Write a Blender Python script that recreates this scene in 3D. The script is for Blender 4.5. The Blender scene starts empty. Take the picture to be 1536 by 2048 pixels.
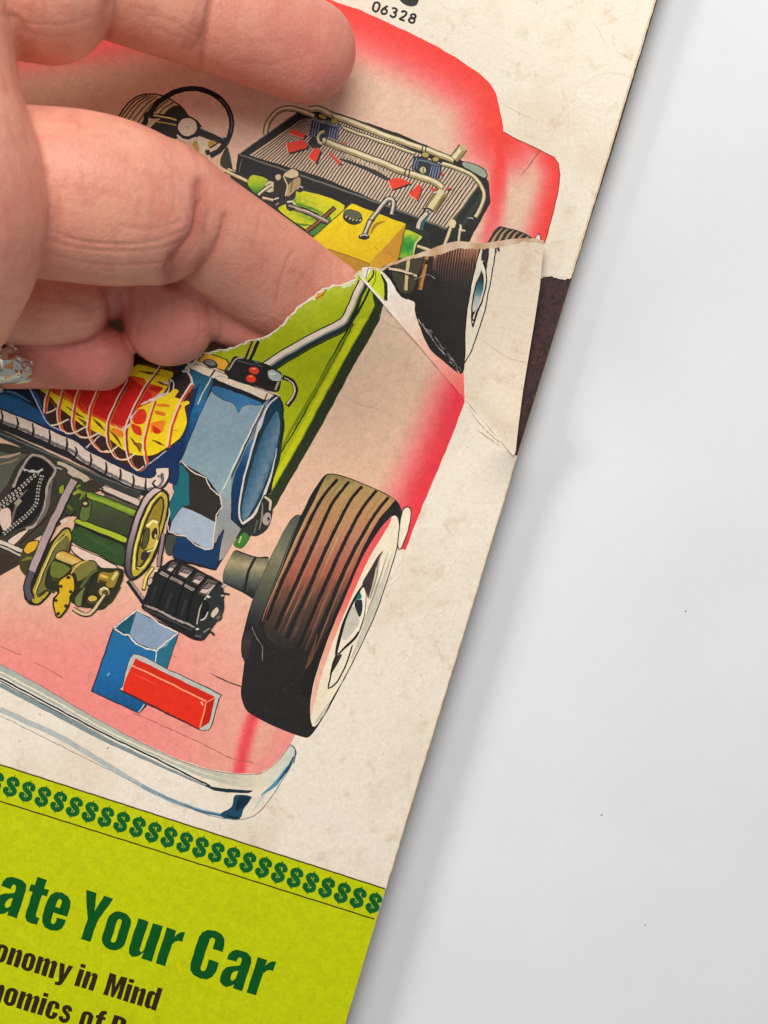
import bpy, bmesh, math, random
import numpy as np
from mathutils import Vector
from mathutils.geometry import tessellate_polygon

random.seed(4)
rng = np.random.default_rng(4)

# ------------------------------------------------------------------ camera, world, lamps, exposure
MM = 0.001
PX = 1e-4                 # one photograph pixel on the cover plane = 0.1 mm
CAMH = 0.32               # camera height above the cover plane (z = 0)
sc = bpy.context.scene
cam_d = bpy.data.cameras.new('camera')
cam = bpy.data.objects.new('camera', cam_d)
sc.collection.objects.link(cam)
cam.location = (0, 0, CAMH)
cam.rotation_euler = (0, 0, 0)
cam_d.sensor_fit = 'VERTICAL'
cam_d.sensor_height = 36.0
cam_d.lens = 36.0 * CAMH / (2048 * PX)
cam_d.clip_start = 0.01
cam_d.clip_end = 20.0
cam_d.dof.use_dof = True
cam_d.dof.focus_distance = CAMH - 0.001
cam_d.dof.aperture_fstop = cam_d.lens / 2.6
sc.camera = cam

world = bpy.data.worlds.new('World')
sc.world = world
world.use_nodes = True
world.node_tree.nodes['Background'].inputs[0].default_value = (0.96, 0.98, 1.0, 1)
world.node_tree.nodes['Background'].inputs[1].default_value = 0.27


def area(name, loc, target, size, power, color):
    d = bpy.data.lights.new(name, 'AREA')
    d.shape = 'DISK'
    d.size = size
    d.energy = power
    d.color = color
    o = bpy.data.objects.new(name, d)
    sc.collection.objects.link(o)
    o.location = loc
    o.rotation_euler = (Vector(target) - Vector(loc)).to_track_quat('-Z', 'Y').to_euler()
    return o


area('ceiling_lamp', (-0.03, 0.35, 0.46), (0.0, 0.08, 0.0), 0.40, 2.95, (1.0, 0.95, 0.895))
area('window_lamp', (-0.90, 0.06, 0.50), (0.0, 0.0, 0.0), 0.27, 6.0, (1.0, 0.97, 0.93))

sc.view_settings.view_transform = 'Standard'
sc.view_settings.look = 'None'
sc.view_settings.exposure = 0.0
sc.view_settings.gamma = 1.0
sc.view_settings.use_curve_mapping = False
sc.render.engine = 'CYCLES'


# ------------------------------------------------------------------ small helpers
def lin(c):
    return tuple((x / 255 / 12.92) if x / 255 <= 0.04045 else ((x / 255 + 0.055) / 1.055) ** 2.4 for x in c[:3])


def W(u, v, h=0.0):
    """photograph position + height above the cover plane -> world point"""
    k = 1.0 - h / CAMH
    return ((u - 768.0) * PX * k, -(v - 1024.0) * PX * k, h)


def link(o, parent=None):
    sc.collection.objects.link(o)
    if parent is not None:
        o.parent = parent
    return o


def empty(name, label, cat, loc=(0, 0, 0)):
    o = bpy.data.objects.new(name, None)
    o.empty_display_size = 0.01
    o.location = loc
    o['label'] = label
    o['category'] = cat
    return link(o)


def nodes_of(name):
    m = bpy.data.materials.new(name)
    m.use_nodes = True
    nt = m.node_tree
    return m, nt, nt.nodes, nt.links, nt.nodes['Principled BSDF']


def mix_rgb(nt, blend, fac, a, b):
    n = nt.nodes.new('ShaderNodeMix')
    n.data_type = 'RGBA'
    n.blend_type = blend
    n.clamp_factor = True
    for sock, val in ((n.inputs[0], fac), (n.inputs[6], a), (n.inputs[7], b)):
        if isinstance(val, (int, float)):
            sock.default_value = val
        elif isinstance(val, tuple):
            sock.default_value = (*val[:3], 1)
        else:
            nt.links.new(val, sock)
    return n.outputs[2]


def noise(nt, scale, detail=4, rough=0.6, coord=None, dist=0.0):
    n = nt.nodes.new('ShaderNodeTexNoise')
    n.inputs['Scale'].default_value = scale
    n.inputs['Detail'].default_value = detail
    n.inputs['Roughness'].default_value = rough
    n.inputs['Distortion'].default_value = dist
    if coord is not None:
        nt.links.new(coord, n.inputs['Vector'])
    return n.outputs['Fac']


def ramp(nt, fac, stops):
    n = nt.nodes.new('ShaderNodeValToRGB')
    r = n.color_ramp
    while len(r.elements) < len(stops):
        r.elements.new(0.5)
    for e, (p, c) in zip(r.elements, stops):
        e.position = p
        e.color = (c, c, c, 1) if isinstance(c, (int, float)) else (*c[:3], 1)
    nt.links.new(fac, n.inputs[0])
    return n.outputs[0]


def bump(nt, height, strength, dist, prev=None):
    n = nt.nodes.new('ShaderNodeBump')
    n.inputs['Strength'].default_value = strength
    n.inputs['Distance'].default_value = dist
    nt.links.new(height, n.inputs['Height'])
    if prev is not None:
        nt.links.new(prev, n.inputs['Normal'])
    return n.outputs['Normal']


def wpos(nt):
    g = nt.nodes.new('ShaderNodeNewGeometry')
    return g.outputs['Position']


# ------------------------------------------------------------------ materials
def paper_material(name, stain, rough, wear=False):
    """ink colour from the mesh's colour attribute, aged by foxing, stains and fibre grain"""
    m, nt, N, L, P = nodes_of(name)
    at = N.new('ShaderNodeVertexColor')
    at.layer_name = 'ink'
    p = wpos(nt)
    col = at.outputs['Color']
    big = ramp(nt, noise(nt, 42, 5, 0.62, p, 0.6), [(0.50, 0.0), (0.74, 1.0)])
    fox = ramp(nt, noise(nt, 210, 5, 0.68, p, 0.4), [(0.56, 0.0), (0.74, 1.0)])
    fine = ramp(nt, noise(nt, 1500, 3, 0.7, p), [(0.25, 0.88), (0.75, 1.08)])
    grain = ramp(nt, noise(nt, 5200, 2, 0.6, p), [(0.3, 0.93), (0.7, 1.05)])
    m1 = N.new('ShaderNodeMath'); m1.operation = 'MULTIPLY'; m1.inputs[1].default_value = 0.40 * stain
    L.new(big, m1.inputs[0])
    col = mix_rgb(nt, 'MULTIPLY', m1.outputs[0], col, (0.86, 0.78, 0.67))
    m2 = N.new('ShaderNodeMath'); m2.operation = 'MULTIPLY'; m2.inputs[1].default_value = 0.45 * stain
    L.new(fox, m2.inputs[0])
    col = mix_rgb(nt, 'MULTIPLY', m2.outputs[0], col, (0.80, 0.65, 0.53))
    spot = ramp(nt, noise(nt, 900, 2, 0.5, p), [(0.735, 0.0), (0.78, 1.0)])
    m3 = N.new('ShaderNodeMath'); m3.operation = 'MULTIPLY'; m3.inputs[1].default_value = 0.5 * stain
    L.new(spot, m3.inputs[0])
    col = mix_rgb(nt, 'MULTIPLY', m3.outputs[0], col, (0.50, 0.40, 0.33))
    col = mix_rgb(nt, 'MULTIPLY', 1.0, col, fine)
    col = mix_rgb(nt, 'MULTIPLY', 0.8, col, grain)
    if wear:
        mott = ramp(nt, noise(nt, 520, 4, 0.7, p, 0.5), [(0.25, 0.84), (0.55, 1.0), (0.8, 1.10)])
        col = mix_rgb(nt, 'MULTIPLY', 0.85, col, mott)
        fade = ramp(nt, noise(nt, 2100, 4, 0.75, p, 0.3), [(0.60, 0.0), (0.80, 1.0)])
        m4 = N.new('ShaderNodeMath'); m4.operation = 'MULTIPLY'; m4.inputs[1].default_value = 0.09
        L.new(fade, m4.inputs[0])
        col = mix_rgb(nt, 'MIX', m4.outputs[0], col, lin((214, 196, 170)))
    L.new(col, P.inputs['Base Color'])
    P.inputs['Roughness'].default_value = rough
    P.inputs['Specular IOR Level'].default_value = 0.16 if wear else 0.24
    b = bump(nt, noise(nt, 60, 4, 0.6, p), 0.16, 0.0016)
    b = bump(nt, noise(nt, 700, 4, 0.65, p), 0.12, 0.0002, b)
    if not wear:
        r = N.new('ShaderNodeMath'); r.operation = 'SUBTRACT'; r.inputs[1].default_value = 0.5
        L.new(noise(nt, 55, 3, 0.55, p, 1.4), r.inputs[0])
        r2 = N.new('ShaderNodeMath'); r2.operation = 'ABSOLUTE'
        L.new(r.outputs[0], r2.inputs[0])
        ridge = ramp(nt, r2.outputs[0], [(0.0, 1.0), (0.022, 0.0)])
        rm = N.new('ShaderNodeMath'); rm.operation = 'MULTIPLY'
        L.new(ridge, rm.inputs[0]); L.new(ramp(nt, noise(nt, 30, 3, 0.5, p), [(0.5, 0.0), (0.68, 1.0)]), rm.inputs[1])
        b = bump(nt, rm.outputs[0], 0.32, 0.00018, b)
    L.new(b, P.inputs['Normal'])
    return m


MAT_PAPER = paper_material('aged_cover_paper', 1.7, 0.52)
MAT_INK = paper_material('printed_ink', 0.32, 0.46, True)


def simple_material(name, base, var, scale, rough, metallic=0.0, spec=0.5, bumpd=0.0):
    m, nt, N, L, P = nodes_of(name)
    p = wpos(nt)
    f = ramp(nt, noise(nt, scale, 5, 0.62, p), [(0.3, 0.0), (0.7, 1.0)])
    L.new(mix_rgb(nt, 'MIX', f, base, var), P.inputs['Base Color'])
    P.inputs['Roughness'].default_value = rough
    P.inputs['Metallic'].default_value = metallic
    P.inputs['Specular IOR Level'].default_value = spec
    if bumpd:
        L.new(bump(nt, noise(nt, scale * 2, 4, 0.6, p), 0.4, bumpd), P.inputs['Normal'])
    return m


# white table: faint blotches, tiny dark specks
def table_material():
    m, nt, N, L, P = nodes_of('white_table_top')
    p = wpos(nt)
    blot = ramp(nt, noise(nt, 22, 4, 0.55, p), [(0.3, 0.0), (0.75, 1.0)])
    col = mix_rgb(nt, 'MIX', blot, lin((224, 227, 231)), lin((217, 220, 225)))
    gr = ramp(nt, noise(nt, 2600, 3, 0.6, p), [(0.3, 0.965), (0.7, 1.02)])
    col = mix_rgb(nt, 'MULTIPLY', 1.0, col, gr)
    smudge = ramp(nt, noise(nt, 75, 6, 0.7, p, 0.8), [(0.66, 0.0), (0.80, 1.0)])
    col = mix_rgb(nt, 'MULTIPLY', smudge, col, (0.955, 0.95, 0.945))
    L.new(col, P.inputs['Base Color'])
    P.inputs['Roughness'].default_value = 0.55
    P.inputs['Specular IOR Level'].default_value = 0.3
    L.new(bump(nt, noise(nt, 1200, 3, 0.6, p), 0.08, 0.0002), P.inputs['Normal'])
    return m


MAT_TABLE = table_material()
MAT_SPECK = simple_material('grey_dust', (0.3, 0.3, 0.3), (0.42, 0.41, 0.4), 3000, 0.8)


def dark_page_material():
    m, nt, N, L, P = nodes_of('dark_printed_page')
    p = wpos(nt)
    f = ramp(nt, noise(nt, 800, 5, 0.8, p), [(0.35, 0.0), (0.70, 1.0)])
    col = mix_rgb(nt, 'MIX', f, lin((30, 19, 22)), lin((84, 50, 48)))
    g = ramp(nt, noise(nt, 3200, 3, 0.75, p), [(0.3, 0.55), (0.75, 1.5)])
    col = mix_rgb(nt, 'MULTIPLY', 1.0, col, g)
    L.new(col, P.inputs['Base Color'])
    P.inputs['Roughness'].default_value = 0.55
    P.inputs['Specular IOR Level'].default_value = 0.3
    L.new(bump(nt, noise(nt, 1500, 3, 0.7, p), 0.3, 0.0002), P.inputs['Normal'])
    return m


MAT_DARKPAGE = dark_page_material()


def edge_material():
    m, nt, N, L, P = nodes_of('page_block_edges')
    p = wpos(nt)
    s = N.new('ShaderNodeSeparateXYZ')
    L.new(p, s.inputs[0])
    c = N.new('ShaderNodeCombineXYZ')
    mu = N.new('ShaderNodeMath'); mu.operation = 'MULTIPLY'; mu.inputs[1].default_value = 9000
    L.new(s.outputs[2], mu.inputs[0])
    L.new(mu.outputs[0], c.inputs[2])
    lines = ramp(nt, noise(nt, 1.0, 2, 0.6, c.outputs[0]), [(0.3, 0.55), (0.7, 1.0)])
    col = mix_rgb(nt, 'MULTIPLY', 1.0, lin((230, 208, 174)), lines)
    L.new(col, P.inputs['Base Color'])
    P.inputs['Roughness'].default_value = 0.8
    return m


MAT_EDGE = edge_material()


def skin_material():
    m, nt, N, L, P = nodes_of('hand_skin')
    p = wpos(nt)
    at = N.new('ShaderNodeVertexColor')
    at.layer_name = 'flush'
    sep = N.new('ShaderNodeSeparateColor')
    L.new(at.outputs['Color'], sep.inputs[0])
    f = ramp(nt, noise(nt, 120, 5, 0.6, p), [(0.32, 0.0), (0.70, 1.0)])
    col = mix_rgb(nt, 'MIX', f, lin((241, 176, 149)), lin((231, 149, 127)))
    f2 = ramp(nt, noise(nt, 420, 4, 0.65, p), [(0.35, 0.0), (0.75, 1.0)])
    col = mix_rgb(nt, 'MIX', f2, col, lin((234, 164, 140)))
    mo = ramp(nt, noise(nt, 190, 6, 0.72, p, 0.7), [(0.48, 0.0), (0.72, 0.55)])
    col = mix_rgb(nt, 'MIX', mo, col, lin((206, 116, 106)))
    pale = ramp(nt, noise(nt, 85, 4, 0.6, p, 0.3), [(0.55, 0.0), (0.75, 0.5)])
    col = mix_rgb(nt, 'MIX', pale, col, lin((243, 190, 163)))
    col = mix_rgb(nt, 'MIX', sep.outputs[0], col, lin((198, 102, 96)))
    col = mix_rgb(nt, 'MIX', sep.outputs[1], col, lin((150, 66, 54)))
    pores = ramp(nt, noise(nt, 2600, 3, 0.7, p), [(0.3, 0.88), (0.7, 1.08)])
    col = mix_rgb(nt, 'MULTIPLY', 1.0, col, pores)
    L.new(col, P.inputs['Base Color'])
    P.inputs['Roughness'].default_value = 0.44
    P.inputs['Specular IOR Level'].default_value = 0.40
    P.inputs['Subsurface Weight'].default_value = 0.07
    P.inputs['Subsurface Radius'].default_value = (1.0, 0.35, 0.2)
    P.inputs['Subsurface Scale'].default_value = 0.0016
    # stretched ridges across the fingers + fine cell pattern
    mp = N.new('ShaderNodeMapping')
    mp.inputs['Rotation'].default_value = (0, 0, math.radians(25))
    mp.inputs['Scale'].default_value = (1.0, 0.22, 1.0)
    L.new(p, mp.inputs[0])
    b = bump(nt, noise(nt, 900, 3, 0.6, mp.outputs[0], 0.3), 0.26, 0.0004)
    vo = N.new('ShaderNodeTexVoronoi')
    vo.inputs['Scale'].default_value = 1500
    L.new(p, vo.inputs['Vector'])
    b = bump(nt, vo.outputs['Distance'], 0.20, 0.0002, b)
    b = bump(nt, noise(nt, 260, 4, 0.6, p), 0.13, 0.0006, b)
    L.new(b, P.inputs['Normal'])
    return m


MAT_SKIN = skin_material()
MAT_SILVER = simple_material('ring_silver', lin((236, 233, 226)), lin((200, 195, 184)), 500, 0.13, 1.0, 0.5, 0.00003)

# ------------------------------------------------------------------ table
bm = bmesh.new()
TZ = -5.5 * MM
n = 14
ext = 1.2
for i in range(n + 1):
    for j in range(n + 1):
        bm.verts.new((-ext + 2 * ext * i / n, -ext + 2 * ext * j / n, TZ))
bm.verts.ensure_lookup_table()
for i in range(n):
    for j in range(n):
        a = i * (n + 1) + j
        bm.faces.new([bm.verts[k] for k in (a, a + n + 1, a + n + 2, a + 1)])
me = bpy.data.meshes.new('table')
bm.to_mesh(me); bm.free()
me.materials.append(MAT_TABLE)
o = link(bpy.data.objects.new('table_top', me))
o['kind'] = 'structure'
table = o
for (u, v, r) in ((1371, 1222, 2.2), (1203, 1630, 1.7), (1290, 1850, 1.4)):
    bm = bmesh.new()
    bmesh.ops.create_icosphere(bm, subdivisions=1, radius=1.0)
    for vv in bm.verts:
        vv.co *= 1 + 0.3 * random.uniform(-1, 1)
    me = bpy.data.meshes.new('speck'); bm.to_mesh(me); bm.free()
    me.materials.append(MAT_SPECK)
    o = link(bpy.data.objects.new('dust_speck', me), table)
    x, y, z = W(u, v, TZ)
    o.location = (x, y, TZ + 0.00004)
    o.scale = (r * PX, r * PX * random.uniform(0.8, 2.0), 0.00006)
    o.rotation_euler = (0, 0, random.uniform(0, 3))

# ------------------------------------------------------------------ the magazine: outlines in photograph pixels
TR, TL = (1355.5, -143.6), (-606.0, -738.0)
BR, BL = (529.0, 2584.0), (-1433.0, 1989.0)


def redge(v, off=0.0):
    return 1312.0 - 0.3037 * v + off + 0.5 * math.sin(v / 151.0) + 0.3 * math.sin(v / 53.0 + 1)


mag = empty('magazine', 'old car magazine with a torn cover showing a cutaway car in red and green', 'magazine', W(0, 1000, TZ))
bpy.context.view_layer.update()
MAG_INV = mag.matrix_world.inverted()

# heights of the lifted lower cover (fingers push it up along the tear)
T_DIR = np.array((0.875, -0.485)); N_DIR = np.array((0.485, 0.875))
LIFT0 = 0.30 * MM


def lift(u, v):
    u = np.asarray(u, float); v = np.asarray(v, float)
    dt = (u - 590) * T_DIR[0] + (v - 625) * T_DIR[1]
    dn = (u - 590) * N_DIR[0] + (v - 625) * N_DIR[1]
    s = np.where(dt > 0, 205.0, 205.0)
    g = np.exp(-(dt / s) ** 2) * np.exp(-(np.maximum(dn, 0) / 230.0) ** 2)
    return LIFT0 + np.maximum(0, 13.8 * g - 0.4) * MM


RIDGE = 2.6 * MM


def lift_lower(u, v):
    """the lower cover also climbs to the fold that it shares with the standing corner"""
    cd = (u - 722) * 0.759 - (v - 552) * 0.650
    ca = (u - 722) * 0.650 + (v - 552) * 0.759
    fade = np.where(ca > 440, np.exp(-((ca - 440) / 60.0) ** 2), 1.0) * np.where(ca < 20, np.exp(-((ca - 20) / 60.0) ** 2), 1.0)
    r = np.where(cd < 0, np.exp(-(np.minimum(cd, 0) / 62.0) ** 2), 1.0) * fade
    return lift(u, v) + RIDGE * np.where(r > 0.01, r, 0.0)


C0 = np.array((722.0, 552.0)); CN = np.array((0.759, -0.650))
KD = np.array((0, 6, 22, 42, 70, 110, 180, 330.0)); KH = np.array((2.66, 2.38, 1.55, 0.85, 0.50, 0.60, 1.3, 3.0)) * MM


def flap_d(u, v):
    return (u - C0[0]) * CN[0] + (v - C0[1]) * CN[1]


def grid_pos(u, v, f=lift, G=40.0):
    i = np.floor(u / G); j = np.floor(v / G)
    a = u / G - i; b = v / G - j

    def corner(di, dj):
        cu = (i + di) * G; cv = (j + dj) * G
        h = f(cu, cv); k = 1 - h / CAMH
        return np.stack([(cu - 768) * PX * k, -(cv - 1024) * PX * k, h], -1)
    p00, p10, p01, p11 = corner(0, 0), corner(1, 0), corner(0, 1), corner(1, 1)
    lo = p00 + a[:, None] * (p10 - p00) + b[:, None] * (p01 - p00)
    hi = p11 + (1 - a)[:, None] * (p01 - p11) + (1 - b)[:, None] * (p10 - p11)
    return np.where((a + b <= 1)[:, None], lo, hi)


def place(sheet, u, v, z):
    """sheet coordinates -> world points and shading normals"""
    if sheet == 'upper':
        p = np.stack([(u - 768) * PX, -(v - 1024) * PX, np.zeros_like(u)], -1)
        p[:, 2] += z
        return p, np.tile((0.0, 0.0, 1.0), (len(u), 1))
    base = lift if sheet == 'flap' else lift_lower
    p = grid_pos(u, v, base)
    e = 6.0

    def hh(uu, vv):
        h = base(uu, vv)
        if sheet == 'flap':
            h = h + np.interp(flap_d(uu, vv), KD, KH)
        return h
    if sheet == 'flap':
        p[:, 2] += np.interp(flap_d(u, v), KD, KH)
    p[:, 2] += z
    dx = (hh(u + e, v) - hh(u - e, v)) / (2 * e * PX)
    dy = -(hh(u, v + e) - hh(u, v - e)) / (2 * e * PX)
    nn = np.stack([-dx, -dy, np.ones_like(dx)], -1)
    nn /= np.linalg.norm(nn, axis=1)[:, None]
    return p, nn


class Print:
    """collects polygons of one printed (or paper) object on a sheet"""
    boxes = {'upper': [], 'lower': [], 'flap': []}      # (u0, u1, v0, v1, layer) of what is already printed

    def __init__(self, name, sheet):
        self.name, self.sheet = name, sheet
        self.P, self.Nn, self.C, self.F = [], [], [], []
        self.nv = 0
        self.fr = (0, 0, 1.0)
        self.wob = 0.5
        self.ol = 0.0

    def frame(self, x0=0, y0=0, s=1.0):
        self.fr = (x0, y0, s)
        return self

    def conv(self, pts):
        if isinstance(pts, str):
            pts = [tuple(float(q) for q in w.split(',')) for w in pts.split()]
        x0, y0, s = self.fr
        return [(x / s + x0, y / s + y0) for x, y in pts]

    # geometry already in photograph pixels
    def raw(self, loops, color, step=None, z=None):
        loops = [l for l in loops if len(l) > 2]
        if z is None:
            loops = [hand_drawn(l, self.wob) for l in loops]
        if z is None:
            au = [q[0] for l in loops for q in l]; av = [q[1] for l in loops for q in l]
            b = (min(au) - 1, max(au) + 1, min(av) - 1, max(av) + 1)
            lay = 1 + max([k[4] for k in Print.boxes[self.sheet] if k[0] < b[1] and k[1] > b[0] and k[2] < b[3] and k[3] > b[2]] or [0])
            Print.boxes[self.sheet].append((*b, lay))
            z = 5e-6 + 0.45e-6 * lay
        flat = [p for l in loops for p in l]
        tris = tessellate_polygon([[Vector((x, y, 0)) for x, y in l] for l in loops])
        us = [p[0] for p in flat]; vs = [p[1] for p in flat]
        u0, u1, v0, v1 = min(us), max(us), min(vs), max(vs)
        bm = bmesh.new()
        V = [bm.verts.new((x, y, 0)) for x, y in flat]
        for t in tris:
            try:
                bm.faces.new([V[k] for k in t])
            except ValueError:
                pass

        def cut(co, no):
            bmesh.ops.bisect_plane(bm, geom=bm.verts[:] + bm.edges[:] + bm.faces[:], dist=1e-4, plane_co=co, plane_no=no)
        if self.sheet != 'upper' and u1 > 180 and u0 < 1120 and v0 < 1240:
            G = 40.0
            for k in range(math.floor(max(u0, 180) / G), math.ceil(min(u1, 1120) / G) + 1):
                cut((k * G, 0, 0), (1, 0, 0))
            for k in range(math.floor(max(v0, 320) / G), math.ceil(min(v1, 1240) / G) + 1):
                cut((0, k * G, 0), (0, 1, 0))
            for k in range(math.floor(max(u0 + v0, 500) / G), math.ceil(min(u1 + v1, 2240) / G) + 1):
                cut((k * G, 0, 0), (1, 1, 0))
            if self.sheet == 'flap':
                for d in KD[:-1]:
                    cut((C0[0] + CN[0] * d, C0[1] + CN[1] * d, 0), (CN[0], CN[1], 0))
        if step and callable(color):
            k = math.floor(u0 / step) + 1
            while k * step < u1:
                cut((k * step, 0, 0), (1, 0, 0)); k += 1
            k = math.floor(v0 / step) + 1
            while k * step < v1:
                cut((0, k * step, 0), (0, 1, 0)); k += 1
        bm.verts.index_update()
        co = np.array([v.co[:2] for v in bm.verts])
        if len(co):
            p, nn = place(self.sheet, co[:, 0], co[:, 1], z)
            self.P.append(p); self.Nn.append(nn)
            if callable(color):
                cc = np.array([lin(color(x, y)) for x, y in co])
            else:
                cc = np.tile(lin(color), (len(co), 1))
            self.C.append(cc)
            for f in bm.faces:
                idx = [v.index for v in f.verts]
                q = co[idx]
                ar = 0.0
                for a in range(len(idx)):
                    b = (a + 1) % len(idx)
                    ar += q[a][0] * q[b][1] - q[b][0] * q[a][1]
                if abs(ar) < 1e-7:
                    continue
                self.F.append([i + self.nv for i in (idx if ar < 0 else idx[::-1])])
            self.nv += len(co)
        bm.free()
        return self

    def poly(self, pts, color, smooth=True, step=None, holes=()):
        p = self.conv(pts)
        loops = [spline(p, True) if smooth else p]
        for h in holes:
            q = self.conv(h)
            loops.append(spline(q, True) if smooth else q)
        if callable(color) and step is None:
            step = 9.0
        self.raw(loops, color, step)
        if self.ol and (callable(color) or max(color) > 70):
            lp = loops[0]
            n = len(lp)
            for a, b in ((0, n // 2), (n // 2, n)):        # two halves, so that the stroke never overlaps itself
                self.stroke([lp[k % n] for k in range(a, b + 1)], self.ol, (40, 34, 28), (.5, .9))
        return self

    def line(self, pts, w, color, smooth=True, taper=(1, 1), rough=0.0, step=None):
        p = self.conv(pts)
        if smooth and len(p) > 2:
            p = spline(p, False)
        return self.stroke(p, w, color, taper, rough, step)

    def stroke(self, p, w, color, taper=(1, 1), rough=0.0, step=None):
        if rough:
            q = []
            for (a, b) in zip(p[:-1], p[1:]):
                L = math.hypot(b[0] - a[0], b[1] - a[1])
                m = max(1, int(L / 3))
                q += [(a[0] + (b[0] - a[0]) * i / m, a[1] + (b[1] - a[1]) * i / m) for i in range(m)]
            p = q + [p[-1]]
        n = len(p)
        left, right = [], []
        for i in range(n):
            a = p[max(i - 1, 0)]; b = p[min(i + 1, n - 1)]
            dx, dy = b[0] - a[0], b[1] - a[1]
            L = math.hypot(dx, dy) or 1.0
            t = i / (n - 1)
            k = taper[0] * 2 * (0.5 - t) + 2 * t if t < 0.5 else 2 * (1 - t) + taper[1] * 2 * (t - 0.5)
            h1 = h2 = 0.5 * w * k
            if rough:
                h1 *= 1 + rough * random.uniform(-1, 1); h2 *= 1 + rough * random.uniform(-1, 1)
            left.append((p[i][0] - dy / L * h1, p[i][1] + dx / L * h1))
            right.append((p[i][0] + dy / L * h2, p[i][1] - dx / L * h2))
        return self.raw([left + right[::-1]], color, step)

    def pipe(self, pts, w, dark=(42, 40, 34), base=(172, 152, 100), light=(232, 220, 184), ol=3.2):
        p = spline(self.conv(pts), False) if len(self.conv(pts)) > 2 else self.conv(pts)
        self.stroke(p, w + ol, dark)
        self.stroke(p, w, base)
        sh = [(x - w * 0.02, y - w * 0.16) for x, y in p]
        self.stroke(sh, w * 0.48, light)
        return self

    def ell(self, cx, cy, rx, ry, color, rot=0.0, n=26, jit=0.0):
        pts = []
        for i in range(n):
            a = 2 * math.pi * i / n
            k = 1 + jit * random.uniform(-1, 1)
            x, y = rx * math.cos(a) * k, ry * math.sin(a) * k
            c, s = math.cos(rot), math.sin(rot)
            pts.append((cx + x * c - y * s, cy + x * s + y * c))
        return self.poly(pts, color, smooth=False)

    def done(self, parent, material=None, solid=0.0, label=None):
        P = np.concatenate(self.P); C = np.concatenate(self.C); Nn = np.concatenate(self.Nn)
        F = list(self.F)
        if solid:       # underside and cut edges of the sheet
            n0 = len(P)
            low = P.copy(); low[:, 2] -= solid
            count = {}
            for f in F:
                for i in range(len(f)):
                    e = (f[i], f[(i + 1) % len(f)])
                    count[e] = count.get(e, 0) + 1
            rim = [e for e in count if (e[1], e[0]) not in count]
            F += [[i + n0 for i in f[::-1]] for f in self.F]
            sp, sn, scol = [], [], []
            for a, b in rim:
                d = P[b] - P[a]
                nrm = np.array((d[1], -d[0], 0.0)); nrm /= (np.linalg.norm(nrm) + 1e-12)
                k = 2 * n0 + len(sp)
                sp += [P[b], P[a], low[a], low[b]]; sn += [nrm] * 4
                scol += [C[b] * 0.9, C[a] * 0.9, C[a] * 0.9, C[b] * 0.9]
                F.append([k, k + 1, k + 2, k + 3])
            P = np.concatenate([P, low] + ([np.array(sp)] if sp else [])); Nn = np.concatenate([Nn, -Nn] + ([np.array(sn)] if sn else []))
            C = np.concatenate([C, C] + ([np.array(scol)] if scol else []))
        inv = np.array(MAG_INV)
        P = P @ inv[:3, :3].T + inv[:3, 3]
        me = bpy.data.meshes.new(self.name)
        me.from_pydata(P.tolist(), [], F)
        at = me.color_attributes.new('ink', 'FLOAT_COLOR', 'POINT')
        at.data.foreach_set('color', np.concatenate([C, np.ones((len(C), 1))], 1).astype(np.float32).ravel())
        me.materials.append(material or MAT_INK)
        me.polygons.foreach_set('use_smooth', [True] * len(me.polygons))
        me.update()
        me.normals_split_custom_set_from_vertices([tuple(x) for x in Nn])
        o = bpy.data.objects.new(self.name, me)
        link(o, parent)
        if label:
            o['label'] = label
        return o


def hand_drawn(loop, amp):
    """the unsteady edge of a brush-painted and screened shape"""
    out = []
    n = len(loop)
    for i in range(n):
        a, b = loop[i], loop[(i + 1) % n]
        L = math.hypot(b[0] - a[0], b[1] - a[1])
        m = max(1, min(60, int(L / 8)))
        for k in range(m):
            x = a[0] + (b[0] - a[0]) * k / m; y = a[1] + (b[1] - a[1]) * k / m
            out.append((x + amp * (math.sin(x * .23 + y * .31) * .6 + math.sin(x * .071 - y * .113 + 2) * .7 + math.sin(y * .61 + x * .17) * .35),
                        y + amp * (math.sin(x * .29 - y * .19 + 1) * .6 + math.sin(x * .093 + y * .067) * .7 + math.sin(x * .57 - y * .21) * .35)))
    return out


def spline(p, closed, seg=5):
    n = len(p)
    out = []
    rngi = range(n) if closed else range(n - 1)
    for i in rngi:
        if closed:
            a, b, c, d = p[(i - 1) % n], p[i], p[(i + 1) % n], p[(i + 2) % n]
        else:
            a, b, c, d = p[max(i - 1, 0)], p[i], p[i + 1], p[min(i + 2, n - 1)]
        L = math.hypot(c[0] - b[0], c[1] - b[1])
        m = max(2, min(seg, int(L / 4)))
        for k in range(m):
            t = k / m
            out.append(tuple(hermite(b[q], c[q], 0.42 * (c[q] - a[q]), 0.42 * (d[q] - b[q]), t) for q in (0, 1)))
    if not closed:
        out.append(p[-1])
    return out


def hermite(p0, p1, m0, m1, t):
    t2, t3 = t * t, t * t * t
    return (2 * t3 - 3 * t2 + 1) * p0 + (t3 - 2 * t2 + t) * m0 + (-2 * t3 + 3 * t2) * p1 + (t3 - t2) * m1


def mixc(a, b, t):
    t = max(0.0, min(1.0, t))
    return tuple(a[i] + (b[i] - a[i]) * t for i in range(3))


def sstep(a, b, x):
    t = max(0.0, min(1.0, (x - a) / (b - a)))
    return t * t * (3 - 2 * t)


def pldist(x, y, pl):
    best = 1e9
    for (ax, ay), (bx, by) in zip(pl[:-1], pl[1:]):
        dx, dy = bx - ax, by - ay
        t = max(0.0, min(1.0, ((x - ax) * dx + (y - ay) * dy) / (dx * dx + dy * dy)))
        best = min(best, math.hypot(x - ax - t * dx, y - ay - t * dy))
    return best


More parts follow.
